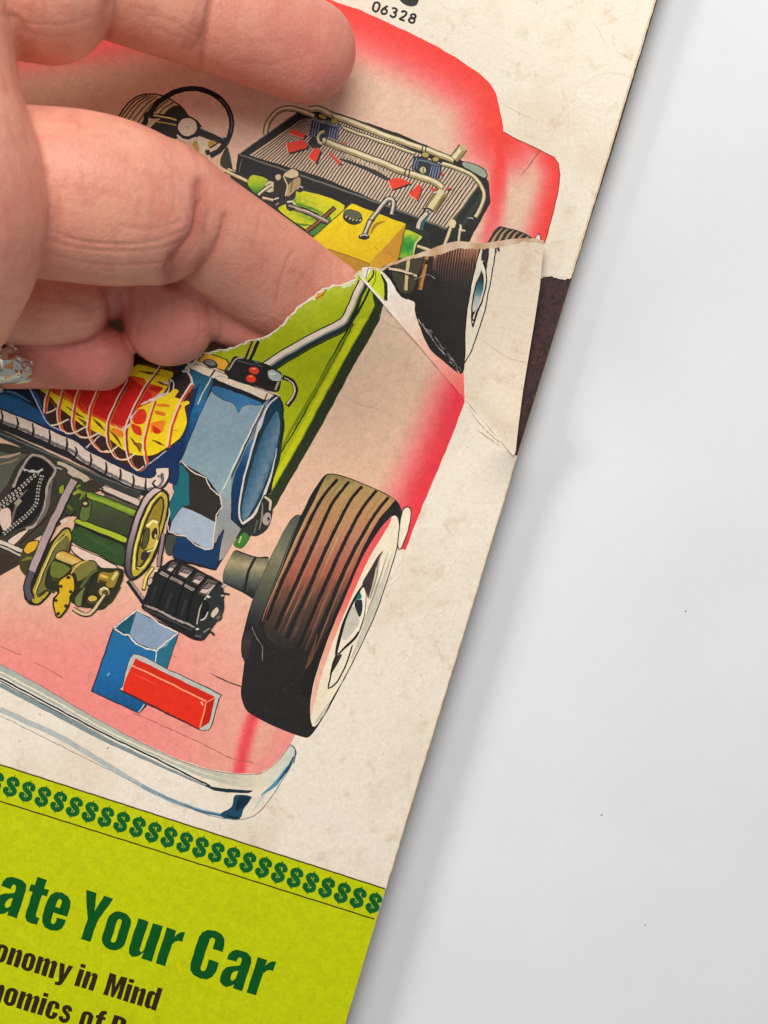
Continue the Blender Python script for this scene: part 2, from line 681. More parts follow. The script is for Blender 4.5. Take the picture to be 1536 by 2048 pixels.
def lg(fr, p0, p1, stops, wob=0.0):
    """linear gradient between two points given in frame fr"""
    x0, y0, s = fr
    a = (p0[0] / s + x0, p0[1] / s + y0); b = (p1[0] / s + x0, p1[1] / s + y0)
    dx, dy = b[0] - a[0], b[1] - a[1]
    L2 = dx * dx + dy * dy

    def f(x, y):
        t = ((x - a[0]) * dx + (y - a[1]) * dy) / L2
        if wob:
            t += wob * math.sin(x * 0.31 + y * 0.17) * math.cos(y * 0.23 - x * 0.11)
        if t <= stops[0][0]:
            return stops[0][1]
        for (ta, ca), (tb, cb) in zip(stops[:-1], stops[1:]):
            if t <= tb:
                return mixc(ca, cb, (t - ta) / (tb - ta))
        return stops[-1][1]
    return f


CREAM = (238, 228, 210)
CREAM2 = (229, 218, 201)
PINK = (229, 190, 164)
DARK = (36, 34, 33)
INK = (28, 26, 28)

def jag(pts, amp, step=6.0):
    out = []
    for a, b in zip(pts[:-1], pts[1:]):
        L = math.hypot(b[0] - a[0], b[1] - a[1])
        m = max(1, int(L / step))
        for i in range(m):
            t = i / m
            out.append((a[0] + (b[0] - a[0]) * t + random.uniform(-amp, amp), a[1] + (b[1] - a[1]) * t + random.uniform(-amp, amp)))
    out.append(pts[-1])
    return out


# page block under the cover
def prism(name, pts, z0, z1, mat, parent, label=None):
    bm = bmesh.new()
    lo = [bm.verts.new(MAG_INV @ Vector(((u - 768) * PX, -(v - 1024) * PX, z0))) for u, v in pts]
    hi = [bm.verts.new(MAG_INV @ Vector(((u - 768) * PX, -(v - 1024) * PX, z1))) for u, v in pts]
    bm.faces.new(hi); bm.faces.new(lo[::-1])
    n = len(pts)
    for i in range(n):
        bm.faces.new((lo[i], lo[(i + 1) % n], hi[(i + 1) % n], hi[i]))
    bmesh.ops.recalc_face_normals(bm, faces=bm.faces[:])
    me = bpy.data.meshes.new(name); bm.to_mesh(me); bm.free()
    me.materials.append(mat)
    o = link(bpy.data.objects.new(name, me), parent)
    if label:
        o['label'] = label
    return o


def off(p, du, dv):
    return (p[0] + du, p[1] + dv)


for i, (du, dz) in enumerate(((-1.5, 2.1), (2.5, 3.2), (-3.0, 4.4))):
    pg = jag([(redge(v) + du, v) for v in (-140, 300, 905, 1500, 2500)], 1.1, 40) + [off(BL, 8 + i, -8), off(TL, 8 + i, 8)]
    prism('page', pg, (-dz - 0.09) * MM * .4, -dz * MM * .4, MAT_EDGE, mag)
block = [off(TR, -6, 0), off(BR, -6, -6), off(BL, 6, -6), off(TL, 6, 6)]
prism('page_block', block, TZ + 0.00002, -2.0 * MM, MAT_EDGE, mag)
dark = [(redge(-140) + 3, -140), (redge(300) + 4, 300), (redge(555) + 1.0, 555), (redge(905) - 1, 905), (redge(2000) - 2, 2000), off(BR, -4, -8), off(BL, 8, -8), off(TL, 8, 8)]
prism('inner_page', dark, -0.40 * MM, -0.26 * MM, MAT_DARKPAGE, mag, 'dark purple brown printed page under the torn cover')

# ------------------------------------------------------------------ cover sheets
TEAR = jag([(722, 545), (716, 541), (710, 557), (695, 566), (670, 570), (645, 576), (630, 590), (610, 602), (595, 615), (575, 636), (555, 658),
            (530, 672), (500, 681), (465, 694), (435, 700), (405, 707), (395, 715), (385, 726), (370, 737)], 1.8)
TOPTEAR = [(735, 537), (748, 541), (760, 540), (775, 531), (812, 515), (846, 506), (867, 497), (895, 488), (916, 485), (942, 488), (968, 490), (994, 486),
           (1020, 482.5), (1046, 481), (1072, 482), (1084, 486)]
upper_tear = jag([(1142.5, 555), (1130, 560), (1113, 557), (1100, 552), (1088, 554), (1076, 560), (1060, 568)], 1.5, 4)
up = Print('upper_cover', 'upper')
EDGE_UP = jag([(redge(v), v) for v in (-140, 0, 140, 280, 420, 551)], 0.45, 9)[:-1]
EDGE_LO = jag([(redge(v), v) for v in (912, 1100, 1300, 1600, 2000, 2300)], 0.45, 9)
up.raw([[TR] + EDGE_UP + upper_tear + [(900, 660), (700, 660), (600, 720), (400, 790), (300, 800), (0, 820), (-1060, 760), TL]],
       CREAM, z=0.0)
upper = up.done(mag, MAT_PAPER, 0.12 * MM, 'upper part of the cream cover with the torn bottom edge')
lo_ = Print('lower_cover', 'lower')
lo_.raw([[(1027, 908)] + EDGE_LO + [BR, BL, (-1040, 700), (-60, 680), (150, 680), (250, 684), (340, 716)]
        + TEAR[::-1]], CREAM2, z=0.0)
lower = lo_.done(mag, MAT_PAPER, 0.12 * MM, 'lower part of the cover lifted along the tear')
fl = Print('folded_flap', 'flap')
fl.raw([[(718.5, 555.5), (720, 545)] + jag(TOPTEAR, 0.9, 7) + [(1085.5, 498), (1081.6, 529), (1077.7, 576), (1067, 649), (1046, 779), (1029.5, 903), (1027.5, 909), (1023.5, 911)]],
       (231, 215, 193), z=0.0)
flap = fl.done(mag, MAT_PAPER, 0.12 * MM, 'creased triangular corner of the torn cover standing up')

# ------------------------------------------------------------------ print on the upper cover
H1, H2, H3, H4, H5, H6, H7 = (640, 0, 4.8), (220, 150, 5.486), (440, 190, 4.8), (700, 250, 4.8), (460, 320, 3.84), (760, 420, 3.84), (960, 0, 2.667)
T4 = (600, 450, 2.4)
F1, F2, F3, F4, F5, G1 = (0, 680, 3.84), (0, 900, 3.84), (300, 640, 3.072), (240, 940, 4.8), (440, 920, 3.531), (0, 1180, 2.4)

TOP_EDGE = [(-200, 90), (0, 62), (200, 34), (400, 6), (560, -20), (661, 0), (723, 21), (775, 45), (827, 69), (880, 96), (921, 121), (960, 148), (979, 165), (992, 187), (999, 214), (1005, 244), (1007, 264)]
FENDER = [(1007, 264), (1035, 279), (1080, 300), (1108, 315), (1117, 328), (1120, 349), (1116, 386), (1102, 442), (1089, 487), (1078, 530)]
BAND = [(1007, 262), (1001, 300), (997, 350), (988, 430), (975, 500), (960, 570)]


def body_upper(x, y):
    red, mid = (246, 68, 58), (244, 114, 112)
    d = pldist(x, y, TOP_EDGE)
    a = 1 - sstep(8, 128, d)
    b = (1 - sstep(5, 30, pldist(x, y, BAND))) * (1 - 0.55 * sstep(300, 520, y))
    c = (1 - sstep(3, 62, pldist(x, y, FENDER[3:]))) if x > 985 else 0
    e = (1 - sstep(0, 30, pldist(x, y, FENDER[:4]))) * 0.8 if x > 1000 else 0
    k = max(a, b, c, e)
    if k > 0.55:
        return mixc(mid, red, (k - 0.55) / 0.45)
    return mixc((232, 196, 170), mid, k / 0.55)


p = Print('printed_car_body', 'upper')
p.raw([TOP_EDGE + FENDER[1:] + [(1060, 590), (900, 640), (600, 700), (-200, 700)]], body_upper, 12)
p.line(FENDER[:9], 1.6, (120, 40, 36), smooth=False)
p.line([(1080, 300), (1062, 326), (1041, 352)], 1.5, (110, 60, 55), taper=(1, 0.3))
p.done(upper)

p = Print('printed_steering_wheel', 'upper').frame(*H2)
p.poly("70,500 130,400 200,310 290,240 380,210 470,210 560,225 640,255 720,300 800,370 850,440 860,480 760,520 740,700 600,690 420,640 300,600", (206, 186, 142))
p.poly("590,430 640,370 700,340 750,335 800,370 850,440 870,470 760,520 740,690 600,690 420,630 480,530 560,480", (44, 42, 38))
for q in ("95,500 180,380 280,275 400,220", "135,510 225,380 330,280 440,222", "180,520 270,390 365,295 480,228", "225,535 320,410 410,315 510,238", "275,560 365,440 445,340 530,260", "330,570 390,470 450,380", "495,405 560,335 645,275", "540,425 600,355 700,300"):
    p.line(q, 2.4, (52, 46, 34))
p.line("75,500 130,400 200,310 290,240 380,210 470,210 560,225 640,255 720,300 800,370 850,440 868,480", 3.0, (34, 36, 30))
p.line("395,610 440,560 480,520", 3.0, (228, 214, 180))
p.line("420,500 445,480", 3.0, (228, 214, 180))
p.line("330,585 385,520 400,450 440,420 520,310 600,250 690,195 790,160 900,150 1000,160 1110,195 1210,265 1290,360 1330,480 1330,600 1290,720 1200,830 1100,890", 10.5, (33, 31, 34))
p.line("1325,640 1338,540 1320,430 1270,330 1200,260", 2.0, (120, 104, 118))
p.line("430,450 600,455 760,505", 10, (36, 34, 30))
p.line("480,440 620,465 755,503", 3.2, (226, 208, 132))
p.line("520,512 640,532 735,556", 2.6, (196, 172, 92))
p.poly("740,470 860,450 960,500 1010,580 990,660 880,720 780,700 735,620", (36, 34, 34))
p.line("960,620 1100,670 1260,730", 15, (38, 36, 36))
p.line("990,580 1120,632 1245,690", 2.6, (206, 202, 180))
p.line("735,655 790,705 860,720 950,690", 4.0, (234, 224, 200))
p.poly("880,740 980,680 1060,715 1110,790 1090,890 1010,850", (226, 214, 186))
p.poly("900,760 950,720 980,800 960,850", (186, 160, 70))
p.poly("1080,730 1145,715 1150,775 1085,800", (190, 156, 58))
p.poly("1040,830 1090,815 1100,870 1060,880", (52, 40, 38))
p.line("1100,800 1190,740", 3, (40, 36, 36))
p.line("1150,800 1215,760", 2.4, (220, 214, 200))
p.line("1095,880 1190,840 1270,740", 11, (33, 31, 32))
p.poly("1290,790 1345,1050 1210,990 1235,870", (58, 56, 50))
p.line("1195,970 1205,890", 4, (226, 200, 140))
p.ell(850, 572, 108, 104, (60, 54, 50))
p.ell(850, 570, 103, 99, (232, 222, 196))
for k in range(7):
    x, y = 850 + random.uniform(-22, 22), 560 + random.uniform(-35, 40)
    p.line([(x - 9, y + 8), (x + 9, y - 8)], 1.2, (196, 188, 170))
p.pipe("1290,1030 1400,1085 1520,1130", 6, base=(206, 178, 104))
p.done(upper)

p = Print('printed_radiator', 'upper').frame()
p.poly([(476, 309), (534, 268), (592, 226), (640, 214), (800, 268), (968, 340), (976, 362), (981, 406), (940, 480), (920, 530), (860, 540), (700, 470), (520, 360), (471, 346)], (33, 33, 32), smooth=False)
p.poly([(499, 311), (608, 236), (680, 244), (800, 290), (960, 362), (955, 376), (893, 456), (838, 434), (760, 404), (640, 353), (560, 329)], (216, 192, 166), smooth=False)
bot = [(499, 311), (560, 331), (640, 354), (760, 405), (838, 435), (893, 457)]
topp = [(609, 235), (680, 244), (800, 290), (960, 364)]


def along(pl, t):
    L = [math.hypot(b[0] - a[0], b[1] - a[1]) for a, b in zip(pl[:-1], pl[1:])]
    s = t * sum(L)
    for (a, b), l in zip(zip(pl[:-1], pl[1:]), L):
        if s <= l:
            return (a[0] + (b[0] - a[0]) * s / l, a[1] + (b[1] - a[1]) * s / l)
        s -= l
    return pl[-1]


NF = 66
for k in range(1, NF):
    t = k / NF
    b = along(bot, t); a = along(topp, t ** 1.22)
    m = (b[0] * .5 + a[0] * .5 + random.uniform(-.6, .6), b[1] * .5 + a[1] * .5 + random.uniform(-.6, .6))
    p.line([b, m, a], 2.1 if t < 0.15 else 2.4, (66, 54, 48) if k % 3 else (40, 36, 36), smooth=False)
p.line([(680, 318), (730, 336), (775, 358), (800, 372)], 9, (52, 50, 46), taper=(.4, .5))
for k in range(26):
    t = k / 26
    x, y = 690 + 92 * t, 309 + 41 * t
    p.line([(x - 1.6, y + 3), (x + 1.6, y - 3)], 2.6, (200, 182, 150), smooth=False)
p.poly([(905, 438), (955, 374), (966, 352), (978, 362), (980, 404), (938, 478), (900, 520)], (36, 38, 36), smooth=False)
p.line([(908, 440), (960, 366)], 3, (84, 90, 78))
p.line([(925, 450), (972, 378)], 9, (52, 56, 50))
p.line([(476, 310), (560, 339), (640, 366), (760, 409), (838, 438), (893, 460)], 6.5, (40, 40, 38))
p.line([(478, 309), (560, 337), (640, 364), (760, 407), (838, 436), (892, 458)], 3.0, (112, 112, 104))
p.line([(478, 309), (540, 265), (594, 227)], 2.0, (88, 86, 78))
p.line([(484, 318), (478, 345)], 1.6, (110, 108, 100), rough=.6)
p.frame(*H4)
p.poly("1085,345 1200,375 1290,425 1322,480 1300,515 1230,490 1150,430 1075,392", (36, 38, 34))
p.poly("1095,352 1200,384 1285,432 1312,480 1290,505 1222,475 1150,430 1082,388", (152, 166, 146))
p.frame()
p.pipe([(686, 255), (722, 269), (760, 282), (829, 307)], 5.5)
p.pipe([(531, 270), (534, 252), (542, 236), (557, 222), (578, 217), (603, 222), (628, 233)], 8.5)
p.pipe([(618, 219), (640, 219), (665, 231), (711, 247), (762, 268), (844, 297), (863, 303), (888, 313), (908, 321)], 11)
p.pipe([(908, 319), (916, 308), (926, 295)], 17, base=(160, 140, 84))
p.ell(926, 296, 7, 7, (196, 180, 124))
p.pipe([(884, 327), (919, 338), (946, 352), (962, 371), (968, 392), (961, 417), (950, 435)], 7.5)
p.line([(662, 228), (668, 236)], 2, (50, 46, 36)); p.line([(846, 291), (843, 303)], 2.5, (40, 38, 32)); p.line([(853, 293), (850, 305)], 2.5, (40, 38, 32))
p.frame(*H3)
p.ell(920, 455, 72, 58, (44, 44, 44))
p.poly("885,235 960,258 1145,310 1132,440 1050,405 940,420 858,398", (48, 54, 66), smooth=False)
for q in ("905,255 880,395", "930,262 905,402", "955,268 930,410", "1062,310 1045,405", "1085,318 1066,415", "1108,322 1090,425", "1132,326 1114,432"):
    p.line(q, 1.7, (142, 150, 186))
p.line("885,240 1000,270 1145,312", 2.0, (120, 140, 160))
p.poly("890,215 920,205 945,240 905,250", (92, 104, 110)); p.poly("1010,245 1045,235 1060,270 1020,280", (92, 110, 112)); p.poly("1120,290 1160,280 1160,315", (70, 110, 112))
p.ell(985, 212, 44, 24, (40, 38, 30), .3); p.ell(985, 210, 38, 19, (176, 152, 66), .3); p.ell(1098, 252, 40, 26, (40, 38, 30), .3); p.ell(1098, 250, 34, 21, (176, 152, 66), .3)
p.pipe("1005,350 965,365 940,405 950,455 990,470", 6.5, light=(236, 222, 190))
p.frame(*H4)
p.frame()
p.pipe([(646, 281), (669, 290), (760, 324), (810, 345), (833, 351), (867, 363), (886, 376)], 12)
p.line([(812, 338), (808, 352)], 3, (60, 46, 34)); p.line([(820, 340), (816, 355)], 3, (60, 46, 34)); p.line([(654, 278), (650, 290)], 2.2, (60, 50, 36))
p.frame(*H4)
p.poly("615,300 680,305 885,385 862,525 770,490 680,470 592,420", (46, 54, 64), smooth=False)
for q in ("790,385 765,490", "812,392 790,500", "835,398 812,508", "858,404 838,515", "640,320 610,415"):
    p.line(q, 1.8, (136, 146, 180))
p.line("660,335 740,352 860,392", 2.2, (110, 136, 150)); p.line("655,340 640,420", 1.6, (110, 130, 150))
p.ell(725, 292, 44, 32, (38, 36, 30)); p.ell(722, 288, 34, 24, (182, 160, 84)); p.ell(825, 330, 44, 30, (38, 36, 30)); p.ell(822, 328, 32, 21, (182, 160, 84))
p.ell(705, 428, 48, 44, (44, 46, 44)); p.ell(702, 432, 30, 32, (206, 190, 150)); p.line("705,410 705,460", 2.5, (110, 98, 70))
p.frame(*H3)
RED = (238, 66, 40)
for q in ("690,325 820,375 800,425 665,370", "635,465 720,445 800,437 845,480 825,510 650,560", "920,500 962,535 945,600 915,655 845,595", "1025,525 1090,580 1162,655 1140,668 1080,600"):
    p.frame(*H3); c = p.conv(q)
    p.frame(); p.poly([(x + 3, y + 3) for x, y in c], (46, 34, 30), smooth=False); p.poly(c, RED, smooth=False)
p.frame(*H3)
p.line("635,465 650,560", 1.5, (250, 190, 160)); p.line("845,595 915,655", 1.5, (250, 190, 160)); p.line("665,370 800,425", 1.3, (250, 180, 150)); p.ell(1190, 462, 26, 9, (214, 80, 60), .3)
for q in ("365,530 430,512 490,515 580,555 500,590 400,622", "660,568 685,600 675,660 640,725 565,660", "755,590 830,625 800,640", "930,600 985,605 930,625", "875,465 890,462 888,490 872,488"):
    p.frame(*H4); c = p.conv(q)
    p.frame(); p.poly([(x + 2, y + 2.5) for x, y in c], (46, 34, 30), smooth=False); p.poly(c, RED, smooth=False)
p.frame(*H4)
p.line("365,530 400,622", 1.5, (250, 190, 160)); p.line("565,660 640,725", 1.5, (250, 190, 160))
p.pipe("885,640 830,730 770,820", 23, base=(150, 128, 74), light=(226, 210, 160))
p.line("905,690 830,820", 4, (120, 84, 50)); p.line("800,650 860,640 905,660", 2.5, (224, 214, 190)); p.line("700,805 760,800 800,830", 3, (34, 32, 30))
p.line("740,830 680,920 655,1050", 14, (34, 34, 34)); p.line("765,850 705,930 680,1050", 5, (50, 100, 110)); p.line("735,840 670,925 640,1040", 7, (222, 202, 176))
p.line("1070,900 1000,1150", 8, (40, 42, 38))
p.pipe("975,950 945,1050 905,1160", 6.5, base=(186, 160, 104)); p.poly("950,915 985,905 1020,930 1000,985 950,975", (226, 208, 166))
p.pipe("1065,960 1048,1060 1040,1140", 5, light=(232, 226, 204)); p.line("1040,1005 1110,1015", 3, (214, 204, 180)); p.line("1130,890 1180,900", 1.4, (210, 206, 190), rough=.8); p.line("1060,950 1075,1030", 2, (206, 206, 200), rough=.7)
p.done(upper)

p = Print('printed_engine', 'upper').frame(*H5); p.ol = 1.2
p.poly("0,80 130,120 250,150 540,200 880,330 1340,490 1536,560 1536,760 1300,860 1000,900 700,760 400,480 250,330 0,170", (42, 43, 38), smooth=False)
p.pipe("-40,80 60,130 140,165", 6, base=(206, 180, 110))
p.poly("130,175 180,112 290,150 265,210 230,260 180,250", lg(H5, (200, 120), (200, 260), [(0, (196, 206, 30)), (.5, (150, 190, 26)), (1, (52, 130, 40))]), step=4)
p.poly("540,232 885,352 660,575 560,520 370,380 450,330 500,290", lg(H5, (700, 270), (560, 470), [(0, (222, 214, 26)), (.45, (196, 206, 30)), (.7, (120, 170, 30)), (1, (206, 208, 26))], .12), step=6)
for q in ("520,330 620,370 740,420", "560,300 660,340", "500,480 560,500 640,500", "640,560 720,490 760,440", "540,430 620,460"):
    p.line(q, 5, (84, 140, 34), taper=(.2, .2))
p.line("500,300 520,340 640,400 760,440", 3, (44, 60, 24), taper=(.3, .3))
p.poly("700,470 760,430 770,480 660,580 610,560", (74, 130, 50)); p.poly("265,200 300,160 350,178 345,235 300,250 262,232", (206, 196, 164)); p.line("265,200 270,240", 2, (60, 56, 46))
p.pipe("215,270 270,225 320,195", 5, light=(236, 228, 204)); p.pipe("250,290 340,310", 5, base=(176, 150, 118))
p.poly("345,120 385,100 420,110 480,62 530,85 545,190 500,240 450,295 400,300 345,270 335,200", (42, 40, 36))
p.poly("415,105 480,66 528,92 520,130 470,140 412,125", (216, 196, 158)); p.poly("450,180 535,130 540,190 450,285 430,260", (176, 152, 108)); p.poly("345,120 385,108 392,140 360,160", (206, 188, 150)); p.poly("412,130 470,142 462,180 405,165", (58, 52, 44))
p.line("410,125 440,200 425,280", 2.2, (222, 206, 170)); p.line("480,160 465,250", 2, (110, 90, 60)); p.ell(535, 225, 28, 24, (52, 48, 44)); p.line("512,225 535,202 560,215", 2.5, (206, 196, 172))
p.ell(360, 330, 36, 34, (40, 38, 36)); p.line("340,300 375,292", 3, (210, 200, 180)); p.line("350,345 375,330", 3, (160, 146, 120)); p.ell(465, 350, 36, 42, (44, 42, 40)); p.line("440,325 480,320 500,345", 3.2, (226, 222, 208)); p.line("450,375 480,372", 2.4, (190, 184, 170))
p.line("440,350 600,405 755,485", 11, (40, 36, 36)); p.line("450,348 600,399 750,478", 4, (176, 150, 140))
p.line("805,362 690,470 580,555", 9.5, (44, 34, 26)); p.line("800,368 690,466 585,548", 4.6, (140, 86, 48)); p.line("500,372 600,405 755,478", 5.5, (150, 124, 118)); p.line("500,366 600,398 755,470", 2.2, (214, 200, 190))
p.poly("1340,540 1475,590 1440,640 1405,745 1275,735", lg(H5, (1380, 560), (1350, 740), [(0, (196, 208, 36)), (.25, (90, 170, 50)), (.6, (44, 140, 50)), (1, (120, 186, 56))], .1), step=4)
p.line("1470,592 1430,630 1410,730", 3.5, (216, 214, 150)); p.line("1478,600 1440,650 1412,745", 3, (34, 36, 30)); p.pipe("1440,662 1536,695", 6, base=(196, 168, 110))
YEL = lg(H5, (900, 340), (1060, 800), [(0, (240, 216, 12)), (.5, (236, 206, 4)), (1, (228, 192, 6))], .1)
p.poly("935,333 1352,492 1072,800 780,690 560,660", YEL, smooth=False, step=10)
p.poly("1352,494 1320,640 1270,860 1075,880 1070,795", lg(H5, (1340, 520), (1100, 830), [(0, (196, 140, 30)), (.6, (206, 150, 44)), (1, (216, 170, 40))]), smooth=False)
p.poly("560,655 780,690 1070,795 1072,880 800,860", (192, 144, 44), smooth=False)
p.line("1352,494 1070,797", 1.6, (206, 172, 30)); p.line("935,333 560,662", 2.0, (86, 84, 20)); p.line("1352,494 1270,860", 1.6, (90, 62, 20))
p.ell(942, 442, 78, 54, (48, 50, 36), .2); p.ell(942, 418, 72, 34, (92, 96, 72), .2)
for k in range(5):
    p.line([(885 + k * 27, 452 + k * 6 - (k - 2) ** 2 * 2), (900 + k * 27, 440 + k * 6 - (k - 2) ** 2 * 2)], 2.0, (214, 204, 166))
p.line("1190,470 1120,500 1075,570", 7, (176, 130, 20), taper=(.3, .3))
p.pipe("1030,590 1050,530 1090,455 1180,335 1225,300 1258,325 1240,420", 8.5, base=(110, 100, 92), light=(224, 212, 194))
p.ell(1030, 590, 42, 24, (44, 40, 40)); p.line("1000,585 1030,575 1060,585", 3, (196, 190, 180)); p.line("1065,455 1110,470", 2.2, (40, 38, 36)); p.line("1112,670 1130,685", 1.6, (160, 126, 10))
p.done(upper)

p = Print('printed_front_tire', 'upper').frame(*H6)
p.poly("800,300 830,245 870,170 912,128 980,138 1080,162 1160,208 1195,245 1195,300", (50, 50, 46))
for q in ("850,270 900,180 940,140", "895,275 940,185 985,145", "945,275 985,190 1030,152", "990,275 1030,195 1070,165", "1040,275 1075,205 1110,180", "1085,275 1115,225 1145,205"):
    p.line(q, 4.2, (186, 150, 112), taper=(1.2, .3))
p.poly("1180,240 1215,178 1238,210 1225,260 1190,260", (46, 44, 42)); p.poly("1186,238 1214,188 1231,212 1220,255 1192,255", (232, 220, 194))
p.done(upper)

def rot_frame(o, deg, s):
    c, q = math.cos(math.radians(deg)), math.sin(math.radians(deg))
    return lambda x, y: (o[0] + s * (x * c + y * q), o[1] + s * (x * q - y * c))


DIG = {'0': "44,100 22,92 12,70 10,50 12,30 22,8 44,0|38,0 60,0 78,8 88,30 90,50 88,70 78,92 60,100 38,100",
       '6': "76,98 50,82 26,54 13,30|14,38 18,14 34,1 50,0|46,0 74,8 86,30 76,52 54,60 34,56 22,44",
       '3': "14,84 30,97 52,100 74,92 80,76 68,60 42,55|42,55 70,48 86,30 78,10 52,0 28,3 12,16",
       '2': "16,78 26,94 50,100 74,94 82,76 72,54 44,28 16,3|10,2 50,2 90,2",
       '8': "54,54 26,62 18,78 28,94 54,100|46,100 72,94 82,78 74,62 46,54|54,54 22,44 12,26 24,6 54,0|46,0 76,6 88,26 78,44 46,54"}
p = Print('printed_number', 'upper').frame(); p.wob = 0.25
for ch, (cx, cy) in zip('06328', ((540, 66), (622, 95), (709, 122), (799, 150), (888, 178))):
    R = rot_frame((640 + cx / 4.8, cy / 4.8), 17.5, 1.0)
    for piece in DIG[ch].split('|'):
        pts = [tuple(float(q) for q in w.split(',')) for w in piece.split()]
        pts = [R((x - 50) * 0.150, (y - 50) * 0.182) for x, y in pts]
        p.stroke(spline(pts, False, 8), 4.5, (28, 25, 26))
p.frame(*H1).poly("762,-60 766,0 790,30 840,55 892,62 930,45 952,0 960,-60", (40, 38, 40))
p.done(upper)

def crease_set(sheet, parent, items):
    for fr, q, w, c in items:
        pr = Print('paper_crease', sheet).frame(*fr)
        pr.line(q, w, c, rough=.9, taper=(.3, .4))
        pr.done(parent)


TAN = (220, 200, 170)
crease_set('upper', upper, [(H7, q, w, TAN) for q, w in (("590,110 640,170 660,230 700,275", 1.2), ("730,275 790,310 838,328", 2.0), ("110,545 200,600 310,648", 2.0), ("465,520 472,640 462,760", 1.2), ("560,450 620,400 680,390 750,395 808,415", 1.2), ("340,1310 440,1285 540,1268", 1.4))]
           + [(H1, "1120,0 1170,40 1200,75 1260,118", 1.3, TAN), (H1, "958,268 968,282", 1.6, (110, 96, 80))])
p = Print('browned_edge', 'upper').frame()
p.stroke([(x - 2.2, y) for x, y in EDGE_UP], 2.6, (218, 192, 152), rough=.5)
p.done(upper)
p = Print('browned_edge', 'lower').frame()
p.stroke([(x - 1.6, y) for x, y in EDGE_LO[1:] if y < 1770], 2.0, (220, 198, 166), rough=.6)
p.done(lower)
p = Print('torn_paper_edge', 'upper').frame()
p.stroke(jag([(redge(550) - 2, 551)] + [(x, y - 3) for x, y in upper_tear[2:]], .8, 4), 5.5, (232, 222, 202), rough=.5)
p.done(upper)

# ------------------------------------------------------------------ print on the folded flap
p = Print('printed_flap_picture', 'flap').frame(*T4)
p.poly("330,206 375,214 410,258 440,268 480,330 550,378 560,450 620,600 700,670 765,712 783,700 787,838 733,778 633,661 493,498 393,381 290,264", lg(T4, (400, 230), (785, 810),
       [(0, (248, 240, 228)), (.3, (247, 230, 214)), (.5, (246, 212, 192)), (.75, (246, 168, 152)), (1, (240, 96, 94))]), smooth=False, step=8)  # wedge print paled: glare along the fold painted into the gradient
p.poly("295,232 300,212 350,212 378,218 412,280 414,360 402,372 296,256", (204, 220, 44), smooth=False)  # green painted lit, brighter than the same frame on the lower cover
p.line("388,240 412,290 410,372", 7, (40, 48, 36), taper=(.3, 1)); p.poly("300,212 330,208 345,212 318,270 300,256", (240, 234, 222), smooth=False)
p.line("352,214 352,250 325,285", 3.2, (36, 42, 40)); p.line("362,214 364,262 345,305", 1.8, (92, 106, 30)); p.line("330,212 316,268", 1.6, (90, 100, 104))
p.poly("388,208 470,182 560,150 640,117 700,122 800,112 862,107 850,200 820,330 800,500 788,690 762,716 700,670 620,600 570,480 550,420 550,375 500,352 465,318 430,262", (44, 41, 39))
p.frame(*H6)
p.poly("420,330 520,325 560,288 640,290 720,286 772,290 745,420 715,520 660,620 560,600 480,560 400,500 410,400", lg(H6, (600, 285), (560, 600), [(0, (176, 120, 92)), (.3, (134, 86, 64)), (.6, (84, 60, 50)), (1, (46, 42, 40))]), step=5)
for k in range(15):
    x = 445 + k * 20
    p.line([(x + 16, 288 + abs(7 - k) * 2), (x - 2, 410), (x - 24, 560 + random.uniform(0, 80))], 2.6, (38, 35, 34), taper=(1, .5))
for k in range(9):
    x = 560 + k * 22
    p.line([(x + 8, 296), (x - 8, 385 + random.uniform(-10, 30))], 2.0, (196, 138, 104), taper=(1, .1))
p.line("362,340 335,470 305,615", 9, (186, 128, 76)); p.line("352,345 322,480 296,610", 3, (112, 66, 34))
p.poly("400,300 430,300 470,350 430,345 420,380", (196, 158, 136))
p.poly("100,440 200,375 330,340 300,470 250,620 170,640 100,540", (70, 68, 54))
p.line("222,370 208,500 200,625", 9, (44, 44, 38)); p.line("220,370 206,500 196,620", 6.5, (202, 186, 132)); p.line("20,450 150,472 290,515", 8, (44, 40, 36)); p.line("25,447 150,467 285,510", 4.6, (222, 200, 168))
p.line("40,480 110,560 140,640 210,690", 3, (34, 34, 34), rough=.5)
p.poly("775,292 882,287 872,400 840,570 795,820 720,1050 655,1155 648,1000 660,850 680,700 720,480", (232, 222, 200))
p.line("882,287 872,400 845,560 800,790 760,910 710,1060 640,1195", 2.4, (40, 34, 40)); p.line("770,292 715,500 675,720 655,900 650,1140", 2.4, (36, 32, 34))
p.poly("785,292 830,300 826,400 812,470 795,400 775,400", (52, 50, 50)); p.poly("770,480 790,400 812,455 818,580 792,690 752,795 712,908 698,850 704,700 730,580", (40, 36, 36))
p.poly("785,420 805,480 806,580 780,690 740,780 712,870 706,850 750,740 790,620 792,520 776,470", (236, 226, 206))
p.poly("768,505 784,560 786,630 758,730 714,790 712,720 735,600", lg(H6, (760, 520), (725, 780), [(0, (30, 50, 60)), (.35, (60, 110, 120)), (.6, (160, 176, 172)), (1, (216, 212, 196))]), step=4)
p.line("900,295 908,330", 4.5, (52, 48, 50)); p.line("890,300 885,345", 1.5, (60, 56, 56))
p.frame(*T4)
for q, w in (("565,455 640,560 700,635 762,712", 1.3), ("550,262 610,240 650,262", .7)):
    p.line(q, w, (196, 190, 184), rough=.9)
for k in range(26):
    t = random.random()
    x, y = 575 + 185 * t + random.uniform(0, 16), 470 + 225 * t
    p.line([(x, y), (x + random.uniform(6, 20), y + random.uniform(8, 26))], .8, (150, 146, 142), smooth=False)
for q in ("1075,95 1095,110", "1120,130 1160,155", "880,560 1000,640 1080,660"):
    p.line(q, 1.6, (214, 190, 160), rough=.8)
p.done(flap)
p = Print('torn_paper_edge', 'flap').frame()
